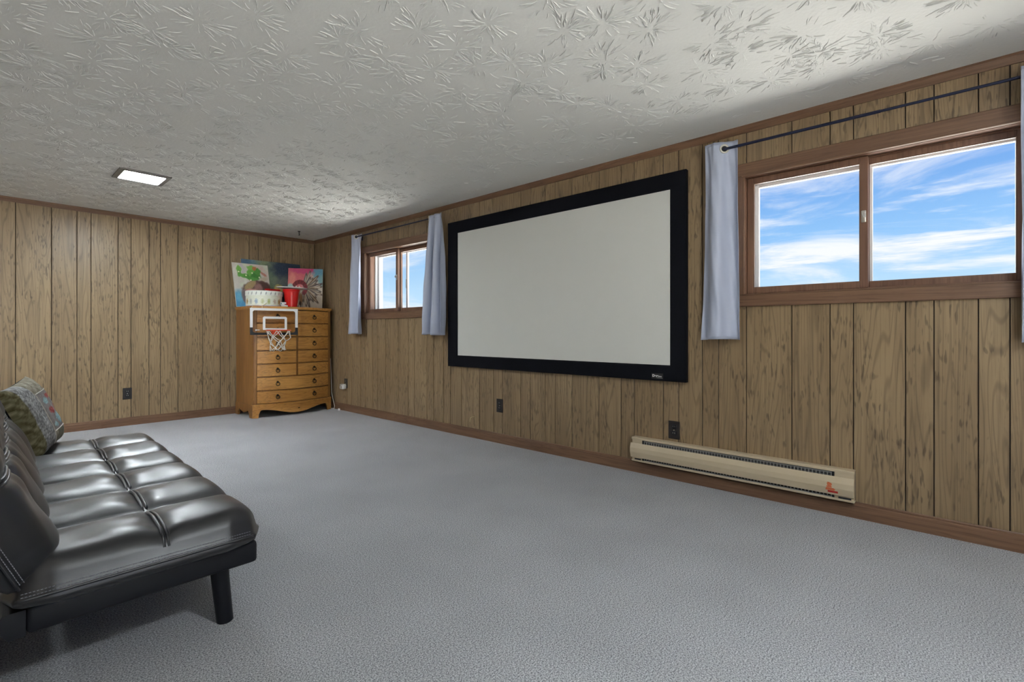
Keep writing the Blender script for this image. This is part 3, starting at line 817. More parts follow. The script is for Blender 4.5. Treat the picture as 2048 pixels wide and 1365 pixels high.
# ------------------------------------------------------------------ mini basketball hoop hung on the chest
def hoop():
    A = Vector((1.985, 5.552, 0)); B = Vector((2.462, 5.470, 0))
    ex = (B - A).normalized(); n = Vector((ex.y, -ex.x, 0)); wd = (B - A).length
    z0, z1 = 0.913, 1.206
    hgt = z1 - z0
    t = thing('basketball_hoop', ((A.x + B.x) / 2, (A.y + B.y) / 2, z0), 'mini clear-backboard basketball hoop hanging on the chest front', 'basketball hoop')
    def P(a, z, d=0.0): return tuple(A + ex * a + n * d + Vector((0, 0, z0 + z)))
    def plate(g, a0, a1, b0, b1, d0, d1):
        v = [P(a, b, d) for a in (a0, a1) for b in (b0, b1) for d in (d0, d1)]
        g.add(v, [(0, 1, 3, 2), (4, 6, 7, 5), (0, 4, 5, 1), (2, 3, 7, 6), (0, 2, 6, 4), (1, 5, 7, 3)]); return g
    bd = plate(MB(), 0.004, wd - 0.004, 0.004, hgt - 0.004, 0.0, 0.004).build('backboard', M_ACRYL, t)
    # rounded inner corner fillets make the border read as a moulded ring
    def fillet(g, ca, cb, sa_, sb_, r, d0, d1):
        pts = [(ca, cb)] + [(ca + sa_ * r * (1 - math.sin(k * math.pi / 12)), cb + sb_ * r * (1 - math.cos(k * math.pi / 12))) for k in range(7)]
        g.prism(pts, lambda p, q: P(p[0], p[1], q), d0, d1)
    w = 0.026
    g = MB(); zs = 0.082
    plate(g, 0, wd, hgt - w, hgt, -0.004, 0.010); plate(g, 0, w, zs, hgt - w, -0.004, 0.010); plate(g, wd - w, wd, zs, hgt - w, -0.004, 0.010)
    fillet(g, w, hgt - w, 1, -1, 0.022, -0.003, 0.009); fillet(g, wd - w, hgt - w, -1, -1, 0.022, -0.003, 0.009)
    g.build('white_border', M_WHITE, t)
    g = MB(); plate(g, 0, wd, 0, w, -0.004, 0.011); plate(g, 0, w, w, zs, -0.004, 0.011); plate(g, wd - w, wd, w, zs, -0.004, 0.011)
    fillet(g, w, w, 1, 1, 0.022, -0.003, 0.010); fillet(g, wd - w, w, -1, 1, 0.022, -0.003, 0.010)
    g.build('black_border', M_BLACK, t)
    a0, a1, b0, b1, q = wd * 0.26, wd * 0.765, 0.055, 0.202, 0.024
    g = MB()
    plate(g, a0, a1, b0, b0 + q * 0.8, 0.003, 0.007); plate(g, a0, a0 + q, b0 + q * 0.8, b1 - q, 0.003, 0.007); plate(g, a1 - q, a1, b0 + q * 0.8, b1 - q, 0.003, 0.007)
    g.prism([(a0, b1 - q), (a0, b1 - 0.012), (a0 + 0.012, b1), (a1 - 0.012, b1), (a1, b1 - 0.012), (a1, b1 - q)], lambda p, d: P(p[0], p[1], d), 0.003, 0.007)
    g.build('target_square', M_WHITE, t)
    g = MB(); plate(g, 0.052, 0.066, 0.046, 0.060, 0.004, 0.006); plate(g, 0.068, 0.094, 0.050, 0.056, 0.004, 0.006)
    g.build('mark', M_WHITE, bd)
    # rim, bracket, net
    rc = Vector(P(wd * 0.515, 0.050, 0.150)); RR = 0.120
    rim = MB(); rim.torus(rc, (0, 0, 1), RR, 0.0062, 36, 10)
    rim.build('rim', M_ORANGE, t, smooth=180)
    g = MB(); a = wd * 0.515
    g.prism([(0.010, 0.048), (0.010, 0.002), (0.018, 0.002), (0.034, 0.042), (0.034, 0.048)], lambda p, d: P(a + d, p[1], p[0]), -0.045, 0.045)
    g.build('bracket', M_ORANGE, t)
    net = MB(); K = 6; LV = 4
    zr = [0.0, -0.060, -0.118, -0.170, -0.215]; rr = [RR, 0.112, 0.092, 0.074, 0.082]
    rj = random.Random(3)
    jit = {(l, k): (rj.uniform(-0.016, 0.016), rj.uniform(-0.016, 0.016), rj.uniform(-0.020, 0.012)) for l in range(5) for k in range(2 * K)}
    def node(l, k):
        k %= 2 * K; an = math.pi * k / K; j = jit[(l, k)] if l else (0, 0, 0)
        return rc + Vector((math.cos(an) * rr[l] + j[0], math.sin(an) * rr[l] + j[1], zr[l] - 0.004 + j[2]))
    for l in range(LV):
        for k in range(2 * K):
            if (k + l) % 2: continue
            for dk in (-1, 1):
                p, q2 = node(l, k), node(l + 1, k + dk)
                mid = (p + q2) / 2 + Vector((0, 0, -0.006))
                net.tube([p, mid, q2], 0.0040, 6)
    net.build('net', M_NET, t, smooth=180)
    return t
hoop()

# ------------------------------------------------------------------ paintings leaning on the far wall
def canvas(name, bl, br_, tl, label, painter, nu=90, nv=110, th=0.018):
    """bl, br_, tl: bottom-left, bottom-right and top-left corners of the painted face"""
    up_ = Vector((0, 0, 0.004)); bl, br_, tl = Vector(bl) + up_, Vector(br_) + up_, Vector(tl) + up_
    ex = br_ - bl; ey = tl - bl; n = ex.cross(ey).normalized()
    t = thing(name, tuple((bl + br_) / 2), label, 'painting')
    c8 = [bl + ex * a + ey * b - n * d for a in (0, 1) for b in (0, 1) for d in (0.0005, th)]
    MB().add(c8, [(0, 1, 3, 2), (4, 6, 7, 5), (0, 4, 5, 1), (2, 3, 7, 6), (0, 2, 6, 4), (1, 5, 7, 3)]).build('stretched_canvas', M_CANVAS, t)
    g = MB().grid(lambda u, v: bl + ex * u + ey * v + n * 0.0004, nu, nv)
    o = g.build('painted_face', M_PAINT, t, fix=False)
    U, V = np.meshgrid(np.linspace(0, 1, nu + 1), np.linspace(0, 1, nv + 1))
    set_cols(o, s2l(painter(U.ravel(), V.ravel())))
    return t
def blob(col, u, v, cu, cv, a, b, ang, c, soft=0.25, jit=0.25, amt=1.0):
    ca_, sa_ = math.cos(ang), math.sin(ang)
    x = (u - cu) * ca_ + (v - cv) * sa_; y = -(u - cu) * sa_ + (v - cv) * ca_
    d = np.sqrt((x / a) ** 2 + (y / b) ** 2) + jit * 0.5 * (np.sin(u * 41 + cv * 9) * np.sin(v * 37 + cu * 7))
    k = np.clip((1 + soft / 2 - d) / soft, 0, 1)[:, None] * amt
    col[:] = col * (1 - k) + np.array(c, float) * k
def paint_left(u, v):
    col = np.tile(np.array([206., 200, 190]), (len(u), 1))
    for k in range(26):
        r = random.Random(k); blob(col, u, v, r.random(), 0.45 + 0.55 * r.random(), 0.05 + 0.08 * r.random(), 0.04 + 0.05 * r.random(), r.random() * 3,
             r.choice([(214, 196, 188), (196, 186, 196), (222, 220, 208), (206, 214, 190), (208, 176, 168)]), 0.8, 0.3, 0.7)
    blob(col, u, v, 0.10, 0.10, 0.34, 0.26, 0.2, (92, 156, 196), 0.5, 0.1)
    blob(col, u, v, 0.12, 0.22, 0.10, 0.10, 0.2, (120, 184, 206), 0.6, 0.1, 0.7)
    for (cu, cv, a, b, g) in ((0.17, 0.86, 0.065, 0.075, (124, 178, 84)), (0.17, 0.76, 0.05, 0.09, (98, 158, 70)), (0.27, 0.72, 0.13, 0.045, (104, 164, 76)), (0.42, 0.70, 0.14, 0.06, (84, 146, 66)),
                              (0.52, 0.80, 0.13, 0.10, (112, 172, 78)), (0.62, 0.72, 0.14, 0.09, (72, 134, 62)), (0.52, 0.91, 0.13, 0.05, (132, 190, 96)), (0.68, 0.83, 0.09, 0.08, (88, 150, 70)), (0.56, 0.64, 0.12, 0.05, (92, 156, 74))):
        blob(col, u, v, cu, cv, a, b, 0, g, 0.3, 0.35)
    blob(col, u, v, 0.60, 0.90, 0.06, 0.045, 0.3, (190, 120, 72), 0.5, 0.3)
    for (cu, cv) in ((0.35, 0.725), (0.53, 0.79), (0.72, 0.70), (0.16, 0.80), (0.47, 0.62), (0.83, 0.62)):
        blob(col, u, v, cu, cv, 0.022, 0.018, 0, (232, 236, 196), 0.5, 0)
    blob(col, u, v, 0.86, 0.78, 0.10, 0.03, -0.5, (190, 118, 100), 0.6, 0.3, 0.8); blob(col, u, v, 0.84, 0.66, 0.12, 0.05, 0.3, (196, 176, 150), 0.6, 0.3, 0.7)
    blob(col, u, v, 0.62, 0.42, 0.42, 0.20, 0.12, (110, 88, 80), 0.12, 0.08)
    blob(col, u, v, 0.84, 0.44, 0.20, 0.15, -0.5, (88, 62, 56), 0.3, 0.1)
    blob(col, u, v, 0.44, 0.50, 0.19, 0.075, 0.5, (172, 150, 108), 0.2, 0.1)
    blob(col, u, v, 0.66, 0.44, 0.12, 0.11, 0.6, (160, 122, 116), 0.5, 0.2)
    blob(col, u, v, 0.40, 0.36, 0.20, 0.055, 0.15, (214, 158, 148), 0.5, 0.2)
    blob(col, u, v, 0.27, 0.22, 0.09, 0.18, 0.25, (128, 116, 116), 0.35, 0.15); blob(col, u, v, 0.36, 0.22, 0.06, 0.10, 0, (110, 98, 118), 0.6, 0.2)
    blob(col, u, v, 0.72, 0.30, 0.18, 0.03, 0.3, (192, 150, 140), 0.5, 0.2)
    return col + (rng.random(len(u))[:, None] - 0.5) * 16
def paint_mid(u, v):
    col = np.tile(np.array([64., 78, 92]), (len(u), 1))
    blob(col, u, v, 0.10, 0.95, 0.30, 0.22, 0, (110, 140, 148), 0.8, 0.2); blob(col, u, v, 0.06, 0.9, 0.08, 0.2, 0, (82, 110, 136), 0.8, 0.2)
    blob(col, u, v, 0.42, 0.80, 0.16, 0.42, 0.1, (134, 148, 118), 0.7, 0.3); blob(col, u, v, 0.45, 0.62, 0.12, 0.25, 0.1, (120, 138, 112), 0.7, 0.3)
    blob(col, u, v, 0.78, 0.82, 0.30, 0.20, -0.2, (58, 70, 90), 0.7, 0.2); blob(col, u, v, 0.72, 0.55, 0.20, 0.16, 0.2, (116, 120, 112), 0.9, 0.3, 0.8)
    blob(col, u, v, 0.58, 0.42, 0.07, 0.10, 0, (178, 166, 104), 0.15, 0.05); blob(col, u, v, 0.62, 0.43, 0.045, 0.085, 0, (160, 146, 88), 0.12, 0)
    blob(col, u, v, 0.62, 0.43, 0.036, 0.075, 0, (182, 170, 108), 0.12, 0)
    return col + (rng.random(len(u))[:, None] - 0.5) * 18
def paint_right(u, v):
    col = np.tile(np.array([204., 192, 176]), (len(u), 1))
    blob(col, u, v, 0.22, 0.78, 0.40, 0.34, 0.2, (212, 104, 110), 0.6, 0.3); blob(col, u, v, 0.45, 0.97, 0.38, 0.10, 0, (206, 72, 118), 0.5, 0.3); blob(col, u, v, 0.12, 0.68, 0.10, 0.2, 0, (222, 132, 120), 0.6, 0.3)
    blob(col, u, v, 0.92, 0.90, 0.20, 0.16, 0, (106, 160, 184), 0.6, 0.3); blob(col, u, v, 0.97, 0.70, 0.10, 0.14, 0, (134, 174, 178), 0.7, 0.3); blob(col, u, v, 0.08, 0.55, 0.1, 0.06, 0, (170, 196, 190), 0.7, 0.2)
    cx, cy = 0.42, 0.50
    for k in range(22):
        an = R(78 - k * 8.6); ln = 0.42 + 0.10 * math.sin(k * 1.9)
        mx, my = cx + 0.12 * math.cos(an) + math.cos(an) * ln * 0.5, cy - 0.02 + math.sin(an) * ln * 0.5 * 1.0
        c = [(112, 102, 92), (150, 132, 112), (86, 74, 68), (176, 158, 136), (122, 96, 70)][k % 5]
        blob(col, u, v, mx, my, ln * 0.5, 0.042, an, c, 0.3, 0.15)
        blob(col, u, v, mx, my, ln * 0.52, 0.006, an, (220, 210, 196), 0.6, 0.0)
        blob(col, u, v, mx + math.cos(an) * ln * 0.42, my + math.sin(an) * ln * 0.42, 0.035, 0.022, an, (84, 70, 66), 0.7, 0.2, 0.7)
    # beaded red band curving down
    for k in range(15):
        a = R(150 - k * 14); px, py = 0.34 + 0.16 * math.cos(a) * 1.1, 0.50 + 0.16 * math.sin(a)
        blob(col, u, v, px, py, 0.055, 0.045, a, (128, 26, 34) if k % 2 else (104, 16, 28), 0.2, 0)
    for k, (pu, pv) in enumerate(((0.24, 0.545), (0.33, 0.545), (0.40, 0.50))):
        blob(col, u, v, pu, pv, 0.020, 0.018, 0, (226, 206, 188), 0.3, 0)
    for (cu, h_, c) in ((0.22, 0.14, (122, 88, 52)), (0.38, 0.15, (140, 100, 62))):
        blob(col, u, v, cu, 0.24, 0.045, h_, 0.05, c, 0.25, 0.1); blob(col, u, v, cu - 0.012, 0.13, 0.03, 0.05, 0, (70, 48, 34), 0.4, 0.1)
    blob(col, u, v, 0.30, 0.20, 0.006, 0.18, 0, (200, 184, 160), 0.5, 0); blob(col, u, v, 0.45, 0.20, 0.006, 0.18, -0.1, (84, 66, 56), 0.5, 0)
    return col + (rng.random(len(u))[:, None] - 0.5) * 16
canvas('painting', (2.105, 6.055, TOPZ), (2.800, 6.055, TOPZ), (2.090, 6.118, 1.800), 'wide dark blue-green abstract painting behind the two smaller canvases', paint_mid, 110, 90)
canvas('painting', (2.000, 5.985, TOPZ), (2.392, 5.985, TOPZ), (1.976, 6.070, 1.742), 'canvas with green cactus and brown shape, at the left on the chest', paint_left)
canvas('painting', (2.560, 5.975, TOPZ), (2.900, 5.765, TOPZ), (2.606, 6.045, 1.735), 'square canvas with red-banded feather headdress on pink, at the right on the chest', paint_right, 110, 110)

# ------------------------------------------------------------------ hat box, red tubs, plate and small boxes on the chest
def hat_box():
    c = (2.205, 5.745, TOPZ); RB = 0.184
    t = thing('hat_box', c, 'round cream hat box with fruit print and lid on the chest', 'box')
    n = 120
    zs = np.linspace(0.0, 0.135, 26)
    prof = [(0.0, 0.0)] + [(RB, z) for z in zs] + [(0.0, 0.135)]
    o = MB().lathe(prof, c, n).build('body', M_PRINT, t, smooth=40, fix=False)
    vv = np.array([v.co[:] for v in o.data.vertices])
    an = np.degrees(np.arctan2(vv[:, 1], vv[:, 0])); z = vv[:, 2]
    col = np.tile(np.array([222., 224, 206]), (len(vv), 1))
    motifs = [(170, 130, 60), (176, 182, 176), (150, 170, 190), (190, 196, 150), (168, 176, 110), (186, 168, 150)]
    for k in range(18):
        a0 = -180 + k * 20 + 4; cc = motifs[k % 6]
        d = ((((an - a0 + 180) % 360 - 180) / 5.2) ** 2 + ((z - 0.052) / 0.032) ** 2)
        q = (d < 1); col[q] = np.array(cc) * 0.6 + np.array([222., 224, 206]) * 0.4
        q = (d < 0.35); col[q] = cc
    q = (z < 0.008); col[q] = (176, 172, 196)
    set_cols(o, s2l(col + (rng.random(len(vv))[:, None] - 0.5) * 14))
    l = MB().lathe([(RB, 0.118), (RB + 0.006, 0.118), (RB + 0.006, 0.142), (RB + 0.006, 0.165), (RB + 0.002, 0.172), (0.0, 0.172)], c, n).build('lid', M_PRINT, t, smooth=40, fix=False)
    vv = np.array([v.co[:] for v in l.data.vertices]); an = np.degrees(np.arctan2(vv[:, 1], vv[:, 0])); z = vv[:, 2]
    col = np.tile(np.array([226., 228, 218]), (len(vv), 1))
    q = (np.abs(z - 0.142) < 0.004) & ((an.astype(int) // 3) % 5 == 0); col[q] = (104, 108, 110)
    set_cols(l, s2l(col))
hat_box()
def tub(name, c, r0, r1, h, label):
    t = thing(name, c, label, 'bucket')
    MB().lathe([(0.0, 0.004), (r0 - 0.004, 0.004), (r0, 0.0), (r0, 0.002), (r1 - 0.004, h * 0.88), (r1, h * 0.88), (r1 + 0.006, h - 0.006), (r1 + 0.006, h), (r1 - 0.002, h), (r1 - 0.006, h - 0.004), (r0 - 0.004, 0.008), (0.0, 0.008)], c, 40).build('shell', M_RED, t, smooth=40)
    MB().torus((c[0], c[1], c[2] + h * 0.86), (0, 0, 1), r1 + 0.001, 0.004, 40, 8).build('rim_bead', M_RED, t, smooth=180)
    return t
tub('bucket', (2.466, 5.640, TOPZ), 0.062, 0.088, 0.206, 'bright red plastic bucket beside the hat box under a white plate')
def bin_box():
    t = thing('storage_bin', (2.38, 5.949, TOPZ), 'red plastic bin tucked behind the hat box', 'bin')
    x0, x1, y0, y1, h = 2.300, 2.458, 5.926, 5.972, 0.214
    g = MB()
    g.box((x0, y0, TOPZ), (x1, y0 + 0.004, TOPZ + h), 0.001); g.box((x0, y1 - 0.004, TOPZ), (x1, y1, TOPZ + h), 0.001)
    g.box((x0, y0, TOPZ), (x0 + 0.004, y1, TOPZ + h), 0.001); g.box((x1 - 0.004, y0, TOPZ), (x1, y1, TOPZ + h), 0.001); g.box((x0, y0, TOPZ), (x1, y1, TOPZ + 0.004), 0.001)
    g.build('shell', M_RED, t)
    MB().box((x0 - 0.006, y0 - 0.005, TOPZ + h), (x1 + 0.006, y1 + 0.002, TOPZ + h + 0.010), 0.003, 2).build('lid', M_RED, t, smooth=40)
bin_box()
pl_ = MB().lathe([(0.0, 0.0), (0.090, 0.0), (0.100, 0.002), (0.160, 0.010), (0.172, 0.012), (0.172, 0.020), (0.160, 0.018), (0.098, 0.007), (0.0, 0.006)], (0, 0, 0), 56,
                 M=Matrix.Translation((2.490, 5.668, TOPZ + 0.2105)) @ Matrix.Rotation(R(2.2), 4, (0.75, 0.66, 0))).build('plate', M_WHITE, smooth=40)
tag(rooted(pl_, (2.490, 5.668, TOPZ + 0.2105)), 'white plate lying flat on top of the red bucket', 'plate')
sb = thing('card_box', (2.350, 5.560, TOPZ), 'small white card box with coloured print beside the hat box', 'box')
MB().box((2.322, 5.556, TOPZ), (2.390, 5.582, TOPZ + 0.018), 0.001).build('tray', M_WHITE, sb)
MB().box((2.312, 5.5565, TOPZ + 0.018), (2.372, 5.580, TOPZ + 0.050), 0.001).build('carton', M_WHITE, sb)
MB().box((2.3105, 5.5556, TOPZ + 0.024), (2.322, 5.5568, TOPZ + 0.044)).build('green_print', plain('teal_print', (70, 130, 128), 0.6), sb)
MB().box((2.354, 5.5556, TOPZ + 0.020), (2.371, 5.5568, TOPZ + 0.034)).build('red_print', plain('magenta_print', (176, 54, 92), 0.6), sb)
cd = MB().tube([(2.060, 5.640, TOPZ + 0.004), (2.040, 5.600, TOPZ + 0.004), (2.018, 5.590, TOPZ - 0.012), (2.000, 5.560, 1.196)], 0.0032, 8)
cd.tube([(2.105, 5.536, 1.210), (2.112, 5.556, TOPZ + 0.004), (2.140, 5.566, TOPZ + 0.012), (2.180, 5.568, TOPZ + 0.050), (2.230, 5.566, TOPZ + 0.105), (2.262, 5.572, TOPZ + 0.130)], 0.0030, 8)
co = cd.build('hanging_cord', M_CORD, smooth=180)
tag(rooted(co, (2.06, 5.60, TOPZ)), 'thin cream cord tying the basketball hoop over the hat box', 'cord')

# ================================================================== projection screen
def screen():
    y0, y1, z0, z1 = 1.186, 3.436, 0.628, 1.957
    i0, i1, j0, j1 = 1.290, 3.303, 0.731, 1.850
    t = thing('projection_screen', (W, (y0 + y1) / 2, z0), 'large fixed projection screen with wide black velvet frame on the paneled wall', 'screen')
    xb, xf = W - 0.001, W - 0.038
    MB().box((W - 0.030, i0 - 0.02, j0 - 0.02), (W - 0.022, i1 + 0.02, j1 + 0.02)).build('screen_surface', M_SCREEN, t)
    def rail(q):
        # mitred rail with a bevelled inner edge
        (a0, b0), (a1, b1), (c1, d1), (c0, d0) = q      # outer pair then inner pair
        v = [(xb, a0, b0), (xb, a1, b1), (xb, c1, d1), (xb, c0, d0), (xf + 0.004, a0, b0), (xf + 0.004, a1, b1)]
        s = 0.04
        lerp = lambda p, q2, k: (p[0] + (q2[0] - p[0]) * k, p[1] + (q2[1] - p[1]) * k)
        o0, o1 = lerp((a0, b0), (c0, d0), s), lerp((a1, b1), (c1, d1), s)
        n0, n1 = lerp((a0, b0), (c0, d0), 0.90), lerp((a1, b1), (c1, d1), 0.90)
        v += [(xf, *o0), (xf, *o1), (xf, *n0), (xf, *n1), (W - 0.031, c0, d0), (W - 0.031, c1, d1)]
        f = [(0, 1, 5, 4), (4, 5, 7, 6), (6, 7, 9, 8), (8, 9, 11, 10), (10, 11, 2, 3), (0, 3, 2, 1), (0, 4, 6, 8, 10, 3), (1, 2, 11, 9, 7, 5)]
        return MB().add(v, f).build('frame_rail', M_VELVET, t)
    lo = rail([(y0, z0), (y1, z0), (i1, j0), (i0, j0)])
    rail([(y1, z1), (y0, z1), (i0, j1), (i1, j1)]); rail([(y0, z1), (y0, z0), (i0, j0), (i0, j1)]); rail([(y1, z0), (y1, z1), (i1, j1), (i1, j0)])
    # little maker's badge on the lower rail
    bdg = MB().box((xf - 0.0015, 1.334, 0.640), (xf + 0.001, 1.412, 0.676), 0.0005).build('badge', M_BLACK, lo)
    for txt, yy, zz, sz, bold in (('Dara', 1.406, 0.653, 0.022, 0.0012), ('Line', 1.366, 0.653, 0.014, 0.0003)):
        cu = bpy.data.curves.new('badge_text', 'FONT'); cu.body = txt; cu.size = sz; cu.extrude = 0.0003; cu.offset = bold
        to = bpy.data.objects.new('badge_text', cu); COL.objects.link(to)
        dg = bpy.context.evaluated_depsgraph_get(); me = bpy.data.meshes.new_from_object(to.evaluated_get(dg)); bpy.data.objects.remove(to)
        Mx = Matrix(((0, 0, -1, xf - 0.002), (-1, 0, 0, yy), (0, 1, 0, zz), (0, 0, 0, 1)))
        g = MB().add([v.co[:] for v in me.vertices], [tuple(p.vertices) for p in me.polygons], Mx)
        g.build('lettering', M_WHITE, lo)
    MB().box((xf - 0.0025, 1.338, 0.6465), (xf - 0.001, 1.376, 0.6485)).build('underline', M_SILVER, lo)
screen()

# ================================================================== curtains and rods
def curtain(y_top, y_bot, z0, z1, folds, label, seed, amp=0.040, base=0.082, rodz=2.0, grom=0.5, flare=1.0, turn=1):
    """y_top/y_bot: (left, right) extents at the top and the bottom; left in the photo is the larger y"""
    t = thing('curtain', (W - base, (y_bot[0] + y_bot[1]) / 2, z0), label, 'curtain', 'grey-blue window curtains')
    rr = random.Random(seed); ph = rr.random() * 6.28
    nu, nv = 84, 46
    def pt(u, v):
        z = z0 + (z1 - z0) * v
        k = v ** 0.8
        ya = y_bot[0] + (y_top[0] - y_bot[0]) * k; yb = y_bot[1] + (y_top[1] - y_bot[1]) * k
        w_ = (u - grom) * folds * 2 * math.pi + (math.pi if turn > 0 else 0.0)
        A = amp * (1.0 - 0.84 * v ** 3)
        y = ya + (yb - ya) * u + 0.012 * math.sin(2 * w_) * (0.6 + 0.4 * math.sin(v * 5 + seed)) * (1 - v ** 5)
        d = A * math.sin(w_ + 0.5 * math.sin((1 - v) * 2.4 + seed) * (1 - v)) + 0.006 * math.sin(5 * u + 7 * v + seed) * (1 - v)
        d += 0.002 * math.sin(u * 31 + v * 23)
        sd = (grom - u) * turn; sg = max(-1.0, min(1.0, sd / 0.28)); d += (0.020 if sg > 0 else 0.015) * sg * v ** 6
        return (W - base - d, y, z + 0.004 * math.sin(w_ * 0.5) * (1 - v))
    g = MB().grid(pt, nu, nv)
    o = g.build('cloth', M_CURTAIN, t, smooth=180)
    md = o.modifiers.new('cloth_thickness', 'SOLIDIFY'); md.thickness = 0.0022; md.offset = 0
    # sewn hems
    for (v0, nm) in ((0.012, 'bottom_hem'), (0.988, 'top_hem')):
        pts = [Vector(pt(u, v0)) - Vector((0.0016, 0, 0)) for u in np.linspace(0.005, 0.995, 84)]
        MB().tube(pts, 0.0014, 5).build(nm, M_CURTAIN, o, smooth=180)
    for uu in (grom,):
        vz = (rodz - z0) / (z1 - z0); p = Vector(pt(uu, vz))
        du = Vector(pt(min(1, uu + 0.03), vz)) - Vector(pt(max(0, uu - 0.03), vz)); nrm = du.cross(Vector((0, 0, 1))).normalized()
        nrm = Vector((-0.80, -0.60 * turn, 0.0)).normalized()
        g = MB(); g.torus(p + nrm * 0.005, nrm, 0.0215, 0.0055, 28, 8)
        g.build('grommet', M_GROM, t, smooth=180)
        h = MB(); e1 = nrm.orthogonal().normalized(); e2 = nrm.cross(e1)
        h.add([p + nrm * 0.0046 + (e1 * math.cos(a) + e2 * math.sin(a)) * 0.0180 for a in np.linspace(0, 2 * math.pi, 25)[:-1]], [tuple(range(24))])
        h.build('grommet_hole', M_BLACK, t)
    return t
RZ2, RZ1 = 2.004, 2.026
curtain((5.05, 4.86), (5.15, 4.855), 0.920, 2.050, 1.35, 'narrow grey-blue curtain left of the small window, next to the chest', 2, grom=0.45, rodz=RZ1)
curtain((3.665, 3.445), (3.745, 3.425), 0.918, 2.048, 2.3, 'pleated grey-blue curtain between the small window and the screen', 5, amp=0.055, grom=0.08, turn=-1, rodz=RZ1)
curtain((1.048, 0.872), (1.090, 0.862), 0.898, 2.046, 1.25, 'grey-blue curtain with metal grommet between the screen and the wide window', 9, grom=0.60, rodz=RZ2)
curtain((-0.243, -0.48), (-0.237, -0.50), 0.903, 2.040, 2.2, 'grey-blue curtain cut off by the right edge of the photo', 13, grom=0.5, rodz=RZ2)
def rod(y0, y1, z, label):
    t = thing('curtain_rod', (W - 0.082, (y0 + y1) / 2, z), label, 'curtain rod', 'thin dark curtain rods')
    MB().tube([(W - 0.082, y0, z), (W - 0.082, (y0 + y1) / 2, z), (W - 0.082, y1, z)], 0.0065, 14).build('rod', M_ROD, t, smooth=60)
    MB().tube([(W - 0.082, (y0 + y1) / 2 - 0.02, z), (W - 0.082, y1, z)], 0.0078, 14).build('outer_tube', M_ROD, t, smooth=60)
    for y, s in ((y0, -1), (y1, 1)):
        MB().lathe([(0.0, 0), (0.011, 0.002), (0.012, 0.012), (0.008, 0.02), (0.0, 0.022)], (0, 0, 0), 16, M=Matrix.Translation((W - 0.082, y, z)) @ Matrix.Rotation(R(-90 * s), 4, 'X')).build('finial', M_ROD, t, smooth=50)
        yb = y - s * 0.030
        b = MB().box((W - 0.004, yb - 0.010, z - 0.030), (W, yb + 0.010, z + 0.020), 0.001)
        b.tube([(W - 0.003, yb, z - 0.010), (W - 0.050, yb, z - 0.016), (W - 0.082, yb, z - 0.010)], 0.004, 8)
        b.build('bracket', M_ROD, t, smooth=40)
rod(3.560, 5.000, RZ1, 'dark curtain rod above the small window')
rod(-0.520, 1.000, RZ2, 'dark blue curtain rod above the wide window')

